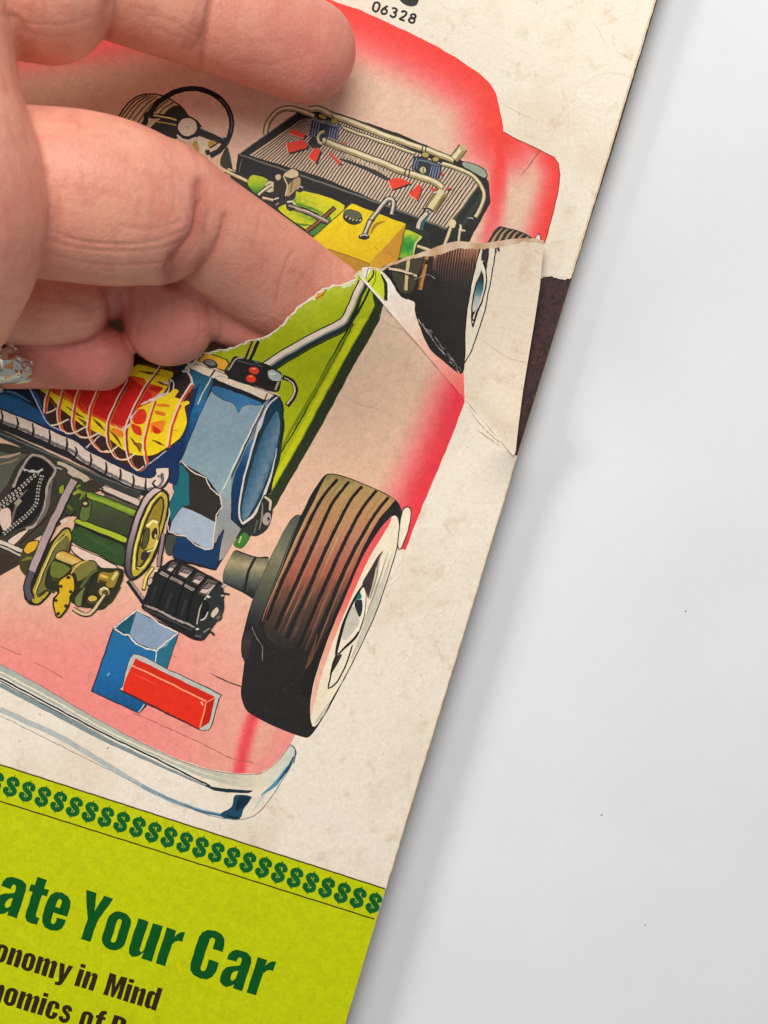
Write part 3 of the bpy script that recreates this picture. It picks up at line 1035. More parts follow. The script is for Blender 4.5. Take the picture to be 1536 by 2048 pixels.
inner = [(x + random.uniform(-2, 2), y + d) for (x, y), d in zip(TOPTEAR, (2, 2, 4, 5, 6, 8, 16, 18, 14, 12, 11, 13, 10, 7, 8, 6))]
a, b = jag(TOPTEAR, .9, 7), jag(inner, 1.5, 6)
p.raw([a + b[::-1]], lambda x, y: mixc((226, 204, 180), (198, 158, 120), .5 + .5 * math.sin(x * .11) * math.sin(x * .037 + 1)), 9)
p.done(flap)

# ------------------------------------------------------------------ print on the lower cover
RIGHT_RED = [(960, 740), (929, 804), (905, 870), (880, 930), (850, 1000), (825, 1062), (812, 1100)]
BAND2 = [(520, 1400), (500, 1451), (487, 1500), (478, 1548)]


def body_lower(x, y):
    d = pldist(x, y, RIGHT_RED)
    k = 1 - sstep(8, 110, d)
    b = 0.9 * (1 - sstep(3, 27, pldist(x, y, BAND2)))
    c = 0.36 * (1 - sstep(0, 90, pldist(x, y, [(590, 1440), (560, 1520), (500, 1550)])))
    e = 0.30 * sstep(1120, 1330, y) * (1 - sstep(250, 600, x)) + 0.14 * sstep(1150, 1400, y)
    base = mixc((226, 196, 168), (226, 182, 154), sstep(600, 1100, y))
    k = max(k, b, c, e)
    mid, red = (236, 126, 124), (226, 60, 70)
    return mixc(mid, red, (k - .55) / .45) if k > .55 else mixc(base, mid, k / .55)


p = Print('printed_car_body', 'lower').frame()
crease_pts = [(724, 556), (767, 607), (867, 722), (928, 793)]
p.raw([crease_pts + RIGHT_RED[1:] + [(770, 1090), (700, 1250), (640, 1400), (600, 1440), (589, 1472), (581, 1488), (562, 1513), (541, 1534), (517, 1547), (479, 1547), (417, 1538), (354, 1517),
       (267, 1476), (167, 1422), (83, 1372), (0, 1326), (-200, 1210), (-200, 760), (100, 760), (400, 730), (520, 690), (620, 640)]], body_lower, 8)
p.frame(*G1)
p.line("0,270 60,296 100,312", 1.3, (150, 96, 80), rough=.4); p.line("160,345 220,375 300,420", 1.3, (160, 104, 86), rough=.5); p.line("500,320 600,360", 1, (190, 140, 116))
p.line("1010,400 1060,425 1158,466", 2.4, (48, 40, 40), taper=(.3, 1)); p.line("640,588 800,660 1000,752 1100,805 1220,830", 1.4, (150, 84, 78), rough=.4); p.line("820,310 850,325", 1.2, (160, 120, 100))
p.done(lower)

p = Print('printed_bumper', 'lower').frame(*G1)
p.poly("-100,290 0,352 200,462 400,582 640,712 850,812 1000,862 1150,884 1240,882 1300,852 1350,802 1395,742 1420,770 1410,830 1370,890 1290,935 1200,952 1000,908 800,824 500,682 250,545 0,408 -100,350", lg(G1, (0, 400), (1400, 850),
       [(0, (168, 176, 168)), (.5, (176, 178, 164)), (.8, (190, 190, 172)), (.92, (224, 212, 186)), (1, (196, 204, 196))]), step=12)
p.line("0,392 250,525 500,668 750,785 1000,885 1200,930", 3.5, (228, 214, 188), taper=(1, .3)); p.line("0,455 250,585 500,716 800,856 1000,946", 9, (128, 140, 142), taper=(1, .3))
p.line("0,422 250,556 500,690 750,810 950,912 1010,940", 3.4, (34, 40, 50)); p.line("0,436 250,570 500,702", 2.4, (60, 78, 92), taper=(1, .2))
p.poly("985,938 1060,950 1130,958 1212,962 1190,974 1090,972 1020,958", (28, 46, 58)); p.line("0,572 150,642 300,712 500,832 700,952", 11, (176, 182, 180), taper=(1, .8)); p.line("680,940 800,1000 950,1055 1080,1082", 8, (132, 158, 172), taper=(1, .5)); p.line("880,1030 980,1066 1090,1088", 4, (52, 104, 132), taper=(.2, 1))
p.poly("1130,985 1205,990 1192,1020 1172,1050 1145,1102 1075,1094 1058,1074 1112,1040", (26, 70, 96)); p.poly("1150,990 1200,992 1170,1040 1130,1060", (16, 40, 56)); p.line("1090,1085 1145,1095", 3, (20, 34, 46))
p.line("1215,1060 1260,990 1330,910", 6, (186, 200, 200), taper=(.3, .3)); p.line("1255,985 1325,928 1385,845", 9, (84, 142, 168), taper=(.2, .5)); p.line("1330,925 1380,860 1410,800", 5, (28, 62, 84), taper=(.2, .6))
p.line("0,602 200,702 400,802 600,902 760,980", 1.6, (150, 150, 146), rough=.5); p.line("760,980 1000,1080 1150,1102 1225,1080 1290,1012 1380,872 1418,800 1420,770 1395,742", 1.5, (110, 112, 112)); p.line("-20,345 200,462 400,582 640,712 850,812 1000,862 1150,884 1240,882 1300,852 1350,802 1395,742", 1.3, (150, 90, 86)); p.line("1395,742 1418,768 1412,830", 2.2, (52, 80, 96))
p.done(lower)

p = Print('printed_tail_light', 'lower').frame(*G1)
p.poly("541,182 652,92 722,125 862,203 802,380 700,560 668,594 436,488", (40, 44, 58), smooth=False)
p.poly("546,188 620,230 650,262 752,296 745,352 700,545 664,586 444,486", lg(G1, (560, 200), (560, 560), [(0, (34, 104, 150)), (.5, (28, 104, 162)), (1, (20, 80, 130))], .1), smooth=False, step=8)
p.poly("752,296 856,208 800,375 744,352", (36, 106, 126), smooth=False); p.poly("655,100 845,205 800,270 750,290 660,255 620,215", (134, 152, 176), smooth=False); p.poly("548,180 655,100 622,215 598,208", (22, 86, 106), smooth=False)
p.line("546,185 590,212 615,215 650,258 700,280 752,292 800,248 856,206 762,160 722,128 655,96 590,148 546,185", 2.7, (228, 214, 194), smooth=False, rough=.35); p.line("752,292 744,352", 2.2, (206, 206, 196)); p.line("692,548 664,588", 2, (190, 200, 200)); p.line("515,410 528,400", 3, (130, 170, 190))
p.poly("640,306 800,376 1048,493 1054,520 1014,662 988,674 950,668 598,496 586,462", (62, 58, 62), smooth=True); p.poly("642,310 800,380 1044,497 1048,520 1010,660 985,670 950,664 600,490 591,460", (186, 186, 178))
p.poly("630,366 990,540 958,666 588,484 598,440", (222, 44, 24), smooth=False); p.poly("652,328 1034,514 990,542 630,368", (204, 38, 20), smooth=False); p.poly("990,542 1034,514 1004,640 958,664", (190, 30, 18), smooth=False)
p.line("634,362 800,440 988,534", 3.4, (244, 150, 112)); p.line("990,540 975,600 960,660", 2.6, (244, 150, 100)); p.line("990,540 1034,514", 2, (240, 140, 100)); p.line("640,400 680,420 760,460", 2, (236, 90, 66), taper=(.2, .2)); p.line("588,484 958,668", 2, (52, 20, 22)); p.line("965,536 974,552", 3, (250, 190, 170))
p.done(lower)

p = Print('printed_rear_tire', 'lower').frame(*F5); p.wob = 0.25
p.poly("30,770 70,690 112,638 245,688 345,690 300,860 255,985 165,935 25,865", lg(F5, (150, 650), (110, 930), [(0, (88, 84, 66)), (.3, (168, 154, 116)), (.5, (120, 116, 92)), (.75, (74, 82, 76)), (1, (36, 38, 38))], .03), step=5)
p.line("255,682 200,790 172,935", 5.5, (32, 31, 30)); p.line("112,638 250,686 345,690", 2.4, (34, 32, 30)); p.line("20,862 165,935 250,985", 3, (34, 32, 30))
p.poly("770,96 860,108 980,153 1100,203 1200,253 1257,300 1285,370 1282,450 1250,620 1180,850 1100,1080 1000,1300 870,1560 760,1770 640,1947 570,1952 380,1880 200,1782 155,1690 148,1620 172,1425 153,1390 152,1280 200,1080 240,960 360,680 480,450 540,386 572,390 640,250 720,130", (37, 35, 34))
p.poly("540,394 565,398 510,545 420,800 315,1050 225,1250 203,1395 182,1410 160,1385 165,1260 235,980 365,680 455,490", lg(F5, (500, 450), (180, 1380), [(0, (84, 90, 78)), (.25, (128, 124, 96)), (.45, (96, 94, 74)), (.65, (58, 62, 58)), (.8, (34, 34, 34)), (.9, (58, 52, 50)), (1, (48, 44, 42))]), step=7)
p.line("530,470 440,720 330,1000 250,1180", 3.5, (62, 64, 54), taper=(.3, .3))
tread = lg(F5, (0, 100), (0, 1350), [(0, (132, 116, 74)), (.07, (172, 146, 92)), (.2, (186, 138, 92)), (.38, (178, 116, 92)), (.56, (166, 90, 68)), (.66, (110, 72, 58)), (.78, (72, 58, 48)), (1, (38, 36, 34))], .02)
p.poly("770,104 860,116 980,160 1100,210 1190,257 1232,292 1120,420 1010,620 910,850 810,1080 725,1330 600,1420 430,1330 320,1230 340,1030 450,760 560,520 660,300 730,150", tread, step=8)
GRO = ["830,135 760,215 690,320 600,500 520,680 440,850 370,1020 330,1130", "912,152 840,240 780,330 690,530 600,730 510,930 440,1080 390,1200", "1005,185 930,270 880,360 780,560 690,760 600,970 530,1120 470,1260", "1105,215 1020,320 960,420 860,620 765,830 690,1000 610,1190 550,1330", "1190,262 1110,360 1055,445 950,630 850,840 770,1040 690,1230 630,1380"]
random.seed(9)
for i in range(6):
    a = [tuple(map(float, w.split(','))) for w in (GRO[i - 1] if i else "770,110 680,240 600,400 500,620 410,830 340,1000 300,1100 290,1150").split()]
    b = [tuple(map(float, w.split(','))) for w in (GRO[i] if i < 5 else "1235,300 1140,400 1080,480 985,660 890,860 800,1070 730,1260 680,1400").split()]
    for k in range(7):
        f = random.uniform(.15, .85)
        q = [(x0 + (x1 - x0) * f, y0 + (y1 - y0) * f) for (x0, y0), (x1, y1) in zip(a, b)]
        s = random.randint(0, 4); e = min(7, s + random.randint(2, 4))
        dk = random.random() < .5
        c0 = q[s]
        px_, py_ = p.conv([c0])[0]
        bc = tread(px_, py_)
        p.line(q[s:e + 1], random.uniform(1.0, 2.2), mixc(bc, (60, 44, 36) if dk else (226, 190, 156), .17), taper=(.1, .1))
for q in GRO:
    p.line(q, 8.0, (34, 31, 30), taper=(.75, .9), rough=.1)
p.poly("1232,290 1262,320 1280,380 1240,400 1205,410 1120,500 1000,700 880,980 760,1270 690,1500 640,1700 560,1600 660,1400 720,1290 815,1070 915,840 1015,610 1120,420 1190,340", (32, 30, 30))
p.line("690,1220 640,1400 600,1480", 9, (96, 66, 46), taper=(.1, .1)); p.line("600,1020 560,1150 520,1260", 8, (84, 64, 48), taper=(.1, .1)); p.line("360,1150 340,1260", 8, (70, 56, 46), taper=(.1, .1))
p.poly("1215,398 1252,405 1264,480 1250,620 1180,850 1100,1080 1000,1300 880,1530 760,1740 692,1862 655,1882 640,1820 640,1700 672,1540 760,1270 880,980 1000,700 1120,500", (234, 220, 192))
p.poly("1215,400 1120,500 1000,700 880,980 760,1270 690,1490 642,1700 642,1810 672,1700 715,1530 792,1300 910,1010 1050,700 1170,500", lg(F5, (1200, 420), (650, 1750), [(0, (228, 84, 84)), (.4, (228, 96, 92)), (.65, (232, 160, 136)), (1, (232, 180, 158))]), step=7)
p.line("1215,660 1150,860 1080,1060 990,1270 930,1400", 15, (196, 190, 172), taper=(.1, .2)); p.line("1190,640 1130,830 1070,1000 1010,1160", 5, (160, 154, 140), taper=(.1, .1))
p.line("780,1700 720,1800 670,1860", 8, (196, 192, 170), taper=(.2, .3))
p.poly("1152,642 1108,690 1005,868 1022,900 1052,985 1090,860 1110,740", (62, 52, 52)); p.line("1150,645 1120,720 1100,850 1060,980", 4, (150, 144, 132), taper=(.2, .4)); p.line("1105,760 1080,880 1050,980", 2, (216, 190, 180))
p.poly("1012,876 1034,960 1022,1100 975,1240 885,1332 812,1384 850,1190 930,1000", (30, 28, 30)); p.poly("1008,900 1022,965 1010,1095 965,1225 880,1315 828,1362 862,1200 935,1020", (236, 224, 200))
p.poly("985,930 1000,975 975,985 950,1000", (30, 110, 116)); p.poly("950,1005 1000,985 1006,1060 985,1110 965,1080", (38, 42, 48)); p.poly("940,1030 985,1130 960,1190 890,1270 860,1250 890,1120", (196, 190, 176)); p.line("1012,900 1024,960 1014,1080 975,1210", 3, (242, 232, 212))
p.poly("865,1368 808,1392 765,1590 775,1606 830,1560 895,1432 935,1310 880,1345", (234, 222, 198)); p.poly("862,1372 808,1392 775,1520 800,1490 835,1430", (56, 50, 50)); p.line("1012,878 900,1090 832,1330 766,1592 776,1608 832,1560 895,1432 935,1308", 3.0, (32, 30, 32))
p.line("1284,370 1282,450 1250,620 1180,850 1100,1080 1000,1300 870,1560", 2.0, (60, 54, 56)); p.line("1268,400 1272,480 1255,620", 4, (34, 32, 34), taper=(1, .2))
p.poly("1286,350 1332,328 1352,370 1337,480 1282,628 1252,616 1262,480", (60, 44, 46)); p.poly("1294,356 1330,336 1346,372 1330,478 1278,620 1260,610 1270,480", (236, 222, 196))
p.line("225,1180 260,1260 300,1320 298,1420", 1.2, (150, 140, 132), rough=.9)
for k in range(26):
    x, y = random.uniform(230, 560), random.uniform(1150, 1850)
    p.line([(x, y), (x + random.uniform(-9, 9), y + random.uniform(4, 16))], .9, (70, 66, 62), smooth=False)
p.done(lower)

p = Print('printed_green_frame', 'lower').frame()
p.poly([(767, 609), (759, 640), (735, 684), (707, 731), (676, 790), (645, 848), (620, 892), (593, 939), (570, 978), (554, 1008), (520, 1050), (480, 1098), (470, 1070), (540, 940), (560, 800), (700, 600), (724, 557)], (46, 54, 34), smooth=False)
p.poly([(721, 553), (716, 546), (712, 557), (696, 567), (671, 572), (646, 578), (631, 592), (611, 604), (596, 617), (577, 638), (557, 660), (532, 674), (502, 683), (467, 696), (437, 702), (418, 706), (440, 740), (560, 790), (570, 850), (560, 920), (545, 968), (534, 990), (600, 880), (660, 775), (720, 665), (750, 612), (742, 578)],
       lg((0, 0, 1), (700, 560), (560, 960), [(0, (176, 188, 22)), (.3, (158, 172, 16)), (.6, (166, 178, 18)), (1, (176, 184, 18))], .1), smooth=False, step=14)
p.frame(*F3)
p.poly("1290,-10 1345,-10 1240,170 1100,420 930,740 740,1070 715,1050 850,800 1000,520 1150,240", (196, 200, 24), smooth=False)
p.line("1250,20 1150,210 1000,480 900,660 800,820", 3.0, (56, 66, 16), rough=.25); p.line("1230,40 1130,230 980,490 860,690 810,790", 8, (118, 132, 16), taper=(.3, .3)); p.line("1340,-10 1240,165 1100,415 930,735 740,1065", 2.2, (120, 140, 26)); p.line("700,420 760,520 820,640", 6, (128, 146, 18), taper=(.1, .1))
for k in range(40):
    x, y = random.uniform(820, 1150), random.uniform(60, 640)
    if x + .62 * y < 1230:
        p.line([(x, y), (x + random.uniform(10, 26), y - random.uniform(16, 40))], 1.4, mixc((150, 164, 16), (112, 128, 16), random.random()), taper=(.1, .1))
p.ell(722, 1054, 5, 7, (120, 120, 30))
p.frame()
p.poly([(640, 585), (650, 583), (644, 596), (634, 600), (630, 595)], (214, 150, 30)); p.line([(632, 598), (646, 590), (652, 580)], 1.6, (70, 50, 20))
pp = [(520, 742), (567, 710), (625, 677), (674, 653), (692, 640), (703, 618), (716, 588), (727, 564)]
p.line([(x + 5, y + 9) for x, y in pp[:-1]], 14, (48, 58, 30), taper=(1, .4)); p.line(pp, 22, (28, 34, 38)); p.line([(x + 2, y + 5) for x, y in pp], 6, (36, 62, 74)); p.line([(x - 2, y - 2) for x, y in pp], 11.5, (226, 208, 190)); p.line([(x + 2, y + 2) for x, y in pp], 3.5, (160, 152, 146))
p.line([(740, 574), (728, 602), (690, 668), (640, 755)], 4.5, (34, 40, 24), taper=(1, .2)); p.line([(733, 572), (716, 608), (680, 668)], 2.5, (44, 50, 28), taper=(1, .2)); p.line([(722, 578), (712, 606), (694, 644)], 2.0, (150, 160, 40))
p.frame(*F3)
p.line("625,130 580,240", 7.5, (40, 36, 28)); p.line("618,130 572,235", 4, (176, 156, 64)); p.line("670,125 612,250", 6.5, (36, 34, 28)); p.line("655,128 600,235", 1.8, (190, 176, 96))
p.poly("335,195 475,240 492,268 462,318 285,250", (40, 36, 30), smooth=False); p.poly("342,203 466,244 482,268 456,308 298,250", (228, 168, 44), smooth=False); p.ell(372, 268, 46, 26, (48, 46, 44), .3); p.ell(370, 262, 34, 16, (116, 116, 110), .3)
p.done(lower)

p = Print('printed_heater_box', 'lower'); p.ol = 1.2; p.frame(*F3)
p.poly("240,255 480,335 740,450 800,470 822,560 815,700 770,900 745,1060 700,1100 640,1230 560,1290 405,1540 150,1480 100,1340 100,1240 165,900 150,800 225,560 255,450", (27, 30, 36), smooth=False)
p.poly("248,300 385,350 350,480 320,570 200,835 155,800 232,565 262,450", lg(F3, (300, 330), (190, 820), [(0, (20, 84, 104)), (.35, (40, 110, 156)), (.6, (24, 78, 124)), (1, (16, 44, 84))], .08), step=7)
p.line("395,320 340,420 290,520", 2.4, (206, 196, 180)); p.line("440,340 350,560 200,850", 7, (26, 28, 32))
p.poly("238,258 470,335 452,372 330,335 246,296", (222, 204, 182)); p.poly("432,345 748,452 722,494 590,440 418,372", (222, 204, 182)); p.line("400,305 370,350", 3.5, (34, 34, 38)); p.line("720,450 706,490", 2.5, (60, 56, 54))
p.poly("400,395 480,410 600,452 705,500 660,520 600,505 490,470 395,440", (22, 34, 44))
p.poly("385,420 520,450 690,515 660,605 560,800 432,1082 345,962 250,910 190,862 315,562", lg(F3, (400, 450), (400, 1060), [(0, (132, 156, 170)), (.5, (122, 146, 158)), (1, (136, 162, 168))], .12), smooth=False, step=12)
p.poly("395,405 520,440 690,508 668,522 600,518 560,540 545,572 525,530 500,505 450,490 380,440", lg(F3, (400, 420), (560, 560), [(0, (44, 96, 138)), (1, (58, 116, 160))]))
p.poly("690,520 735,490 700,620 640,760 570,960 505,1110 440,1080 560,810 640,640", (104, 128, 140)); p.poly("640,740 600,780 520,960 500,1100 510,1240 545,1245 560,1050 610,850", lg(F3, (620, 760), (520, 1240), [(0, (60, 120, 164)), (.3, (18, 60, 104)), (1, (14, 46, 76))]), step=6)
p.line("695,525 610,700 520,890 432,1078", 3.2, (206, 202, 190)); p.line("705,530 625,690 530,900 445,1085", 2.4, (30, 36, 44)); p.poly("700,560 735,520 690,650 640,730 660,640", (176, 186, 188))
p.poly("740,480 790,480 816,560 808,700 770,900 700,1080 640,1190 570,1258 550,1200 570,1060 620,850 690,650", (22, 56, 76))
p.poly("775,560 798,610 796,700 770,830 715,990 640,1150 580,1230 562,1190 582,1060 640,840 700,680", lg(F3, (600, 800), (770, 860), [(0, (30, 58, 84)), (.5, (66, 104, 128)), (.8, (104, 128, 146)), (1, (44, 82, 108))], .06), step=6)
p.line("790,470 740,510 690,600 625,800 572,1000 546,1180 566,1250", 3.6, (212, 198, 190)); p.line("566,1252 640,1195 700,1080 750,930 780,790", 5.5, (206, 200, 190), taper=(1, .2)); p.line("780,470 815,520 818,620 806,720", 2.6, (24, 26, 30)); p.line("760,540 700,640", 6, (28, 70, 96), taper=(.2, .2))
p.poly("430,1082 500,960 497,1225 562,1282 408,1534 425,1310 400,1390 388,1400 402,1240 440,1150", lg(F3, (470, 1000), (470, 1500), [(0, (150, 168, 170)), (.4, (138, 144, 144)), (.7, (150, 146, 140)), (1, (164, 152, 142))]), smooth=False)
p.line("455,1285 425,1360 395,1420", 10, (24, 46, 72), taper=(.1, 1))
p.poly("160,1330 220,1335 280,1385 345,1415 400,1400 440,1300 452,1290 410,1534 300,1500 140,1460", (18, 52, 90), smooth=False); p.poly("95,1330 160,1330 145,1400 130,1450 95,1430", (64, 66, 58))
p.poly("190,862 250,915 345,965 372,1030 432,1080 442,1140 410,1180 402,1240 190,1145 235,950", (46, 39, 34), smooth=False); p.poly("180,885 200,890 240,945 245,1135 190,1150 130,1245 115,1150 150,1000", (24, 100, 110), smooth=False)
p.poly("195,1147 260,1170 402,1240 385,1408 340,1412 220,1330 118,1300 132,1240", (158, 172, 186), smooth=False)
p.line("190,862 165,920 175,960 135,1020 142,1060 110,1130 122,1180 104,1250 115,1300 170,1322 222,1330 280,1382 340,1412 385,1402 392,1330 402,1240 412,1190 442,1148 430,1082 372,1035 342,965 280,945 240,915 190,862", 2.1, (222, 200, 186), smooth=False, rough=.35)
p.poly("700,1075 742,1105 752,1195 722,1280 655,1328 568,1305 600,1255 650,1200", (44, 42, 40)); p.line("702,1085 738,1115 735,1170", 6, (206, 192, 166), taper=(.5, .5)); p.line("690,1120 690,1200 670,1290", 4, (140, 134, 120), taper=(.2, .2)); p.ell(718, 1222, 26, 42, (166, 152, 148), .3); p.ell(730, 1222, 8, 12, (60, 54, 54)); p.line("660,1230 640,1310", 4, (74, 92, 72))
p.poly("572,1305 612,1335 562,1402 515,1380", (62, 120, 44)); p.line("560,1330 545,1370", 2.5, (190, 206, 130))
# black distributor box with two red caps
p.poly("515,225 560,232 690,262 800,318 806,350 770,445 470,335 475,305", (36, 34, 34)); p.line("480,310 530,240 570,235", 3.0, (170, 160, 142)); p.line("535,250 690,285", 2, (90, 86, 80)); p.ell(655, 265, 24, 16, (46, 56, 58)); p.line("645,258 668,258", 2, (120, 130, 130))
p.ell(640, 310, 33, 24, (226, 62, 36), .3); p.ell(620, 360, 33, 25, (226, 62, 36), .3); p.line("625,298 650,300", 2.5, (246, 140, 110)); p.line("608,345 630,347", 2.5, (246, 140, 110))
p.poly("722,318 758,305 806,336 800,376 738,364", (170, 180, 176)); p.line("735,330 770,330", 3, (226, 226, 214)); p.line("790,380 770,430", 4, (166, 160, 130))
p.line("815,350 870,375 895,420 885,470 840,525", 9.5, (36, 34, 34)); p.line("825,355 872,385 890,425 878,470 842,515", 3.2, (222, 204, 180), taper=(.3, 1)); p.line("690,560 600,545", 1, (100, 140, 170))
p.done(lower)

p = Print('printed_flames', 'lower').frame(*F1)
p.poly("-150,330 200,320 900,100 1350,150 1440,240 1490,380 1536,330 1470,560 1390,900 1360,1110 1250,1080 900,1060 500,830 0,560 -150,500", lg(F1, (100, 300), (1300, 1000), [(0, (20, 40, 66)), (.15, (24, 78, 126)), (.3, (22, 58, 104)), (.5, (18, 30, 56)), (1, (18, 46, 88))], .06), step=8)
p.poly("-150,330 200,325 230,400 320,540 200,480 100,400 0,370 -150,370", (16, 22, 36)); p.poly("0,420 150,460 300,560 350,640 200,600 0,520", (28, 80, 122)); p.line("-20,380 120,410 240,480", 4, (70, 112, 140), taper=(.3, .2))
p.line("205,330 260,430 310,540 390,660 600,745 760,860 900,910 1050,1000 1130,960 1280,850", 2.4, (176, 178, 196), rough=.3)
p.poly("232,320 400,200 1000,110 1250,150 1400,240 1470,290 1488,390 1445,520 1432,660 1380,762 1275,842 1120,955 1035,1000 900,930 740,855 560,735 400,655 345,570 295,430", (58, 30, 26))
YF = (238, 206, 22)
p.poly("248,320 400,320 560,340 760,330 960,250 1060,190 1200,220 1330,250 1300,330 1250,430 1340,380 1370,400 1345,440 1440,470 1448,490 1420,510 1434,600 1425,670 1380,755 1270,832 1180,880 1090,890 1000,870 930,830 850,770 760,720 660,670 560,600 460,520 400,450 330,400", YF)
p.poly("380,340 560,350 760,330 990,280 1100,290 1130,330 1240,360 1230,400 1170,470 1060,530 1010,590 960,680 870,660 760,610 640,560 570,500 470,440 400,400", (222, 74, 20)); p.poly("470,340 760,330 985,290 1060,330 1150,400 1165,440 1050,530 1000,600 950,660 880,640 790,600 700,560 620,520 560,440", (198, 22, 16))
p.poly("1150,360 1250,365 1230,395 1160,395", (190, 30, 18)); p.poly("1000,560 1100,530 1130,580 1100,640 1030,640", (222, 50, 20)); p.poly("1010,645 1080,670 1085,735 1030,710", (216, 48, 20)); p.poly("1160,640 1270,620 1260,670 1240,715 1180,700 1160,720", (236, 130, 26)); p.poly("1170,660 1230,690 1225,720 1180,715", (208, 46, 20)); p.poly("1190,540 1270,560 1260,585 1200,570", (226, 110, 26)); p.poly("1200,490 1290,495 1300,515 1220,510", (226, 120, 26)); p.poly("850,680 940,690 945,750 900,740", (236, 130, 30)); p.poly("1040,790 1090,800 1075,870", (150, 100, 20))
for q in ("500,508 580,560 650,600", "590,590 660,640 700,670", "710,600 760,650 810,700", "840,690 900,760 935,820", "1000,745 1040,800 1080,850", "1170,770 1220,790 1262,810", "640,640 690,690 740,740", "1060,240 1140,250 1230,270", "1200,320 1260,340 1300,350", "1090,180 1170,200 1260,230", "1240,220 1290,200 1330,240", "380,450 420,500 440,540", "780,620 840,660", "1330,690 1370,700"):
    p.line(q, 5.5, (104, 64, 18), taper=(.15, .15))
for q in ("480,420 540,480 560,540", "1160,385 1200,410", "620,480 690,580", "520,450 560,500"):
    p.line(q, 4, (236, 150, 30), taper=(.1, .1))
coils = ["375,350 345,470 338,560", "485,370 445,500 442,610 470,690 520,715", "605,370 560,520 552,650 580,720 620,745", "755,360 690,520 668,680 700,780 770,855 830,850", "985,300 880,490 818,650 825,790 880,895 950,920 1000,895", "1250,175 1110,360 1010,550 962,680 962,820 1000,950 1060,1000 1105,965", "1180,465 1130,630 1098,780 1106,890 1122,955", "1470,335 1380,480 1318,630 1295,740 1280,825"]
for i, q in enumerate(coils):
    c = p.conv(q)
    rd = (206, 60, 24) if i in (0, 1, 2, 3, 6, 7) else (140, 44, 34)
    sp_ = spline(c, False)
    p.stroke([(x + 4, y + 1) for x, y in sp_], 4.2, rd, (.8, .8)); p.stroke(sp_, 3.0, (232, 206, 186), (.8, .8))
    p.stroke([(x + 6.4, y + 1.4) for x, y in sp_], 1.2, (238, 150, 40), (.3, .6))
for q in ("355,562 400,545 432,525", "390,655 440,650 530,608", "500,712 560,715 675,660", "610,745 680,750 775,708", "800,860 850,860 905,815", "930,920 985,912 1045,870"):
    p.line(q, 3.0, (234, 214, 178))
p.poly("1290,320 1330,280 1400,250 1450,290 1470,350 1420,480 1390,400 1330,380", (44, 28, 30)); p.line("1400,240 1440,245 1470,300 1480,350", 4, (222, 206, 196)); p.line("1310,300 1335,330 1330,380", 3, (210, 196, 190)); p.stroke([(x, y) for x, y in spline(p.conv("1470,335 1400,440 1350,550"), False)], 3.6, (230, 200, 180)); p.stroke([(x + 3.5, y) for x, y in spline(p.conv("1470,345 1400,450 1350,560"), False)], 3.4, (206, 60, 24))
p.poly("1305,410 1330,375 1372,390 1350,420", YF); p.poly("1380,490 1440,465 1455,485 1420,505", YF)
# white fibres where the surface has cracked
for q, w in (("1310,300 1290,390 1230,430 1150,465 1080,500", 6), ("1230,430 1190,455 1120,480", 5), ("1060,540 1010,590 1000,640 960,690 930,695", 4), ("880,650 920,690 960,660", 2.5), ("780,715 730,770 690,800 640,830 560,850", 3.2), ("690,790 660,840", 3), ("560,850 480,900 430,960 380,980", 2.2), ("1230,320 1290,330 1320,310", 3)):
    p.line(q, w, (216, 200, 196), rough=.95, taper=(.3, .3))
p.done(lower)

p = Print('printed_hose', 'lower').frame(*F1)
p.line("-60,590 200,700 500,830 800,980 1100,1130 1200,1150", 33, (36, 37, 40)); p.line("-60,690 200,810 500,950 800,1080 1080,1190", 15, (54, 58, 56)); p.line("-60,690 200,800 500,930 800,1060 1080,1170", 3, (110, 114, 108), taper=(.5, .3))
TUBE = "-60,565 70,612 190,660 310,712 440,772 558,822 635,885 752,948 868,1008 968,1058 1068,1100 1150,1115 1215,1095 1250,1050 1250,990"
tb = spline(p.conv(TUBE), False)
p.stroke(tb, 31, (36, 33, 36)); p.stroke([(x - 1, y - 1) for x, y in tb], 24, (222, 202, 186)); p.stroke([(x - .5, y + 8.5) for x, y in tb], 6.0, (116, 110, 112), rough=.35)
for (x, y, dx, dy) in ((10, 590, 16, 50), (130, 640, 16, 50), (250, 690, 16, 50), (378, 745, 16, 52), (510, 800, 14, 48), (580, 860, 22, 40), (695, 920, 14, 50), (812, 982, 14, 48), (922, 1035, 12, 46), (1022, 1082, 10, 46), (1120, 1110, -6, 46), (1195, 1105, -40, 30), (1240, 1050, -48, -6)):
    p.line([(x - dx * .1, y - dy), (x + dx * .6, y), (x - dx * .2, y + dy)], 4.4, (42, 36, 38), taper=(.6, 1.2))
    p.line([(x + dx + 14, y - 20), (x + dx + 60, y + 4)], 2.2, (238, 222, 206), taper=(.1, .1))
p.done(lower)

p = Print('printed_timing_chain', 'lower'); p.ol = 1.3; p.frame(*F2)
p.poly("-100,20 200,-10 440,60 560,130 700,210 620,330 480,560 250,700 150,860 0,960 -100,1000", (58, 55, 48)); p.poly("-100,20 100,30 220,30 130,120 60,260 0,340 -100,360", (92, 92, 78)); p.line("-20,60 60,50 160,20", 6, (186, 166, 138), taper=(.3, .3)); p.line("0,110 80,90 150,60", 4, (150, 136, 106), taper=(.3, .3))
p.poly("440,90 520,110 690,215 640,250 520,180 460,160", (196, 178, 156)); p.poly("420,110 520,150 500,240 440,300 430,200", (66, 60, 54)); p.poly("690,230 800,260 780,310 690,330 630,290", (60, 52, 42))
p.poly("150,170 200,105 255,55 335,75 400,140 385,210 340,400 250,550 130,610 0,660 -100,680 -100,420 0,420 60,360", (27, 24, 25)); p.poly("0,470 60,440 85,480 85,590 30,620 0,560", (224, 196, 178)); p.poly("60,700 140,640 220,610 140,700 100,730", (226, 204, 184))
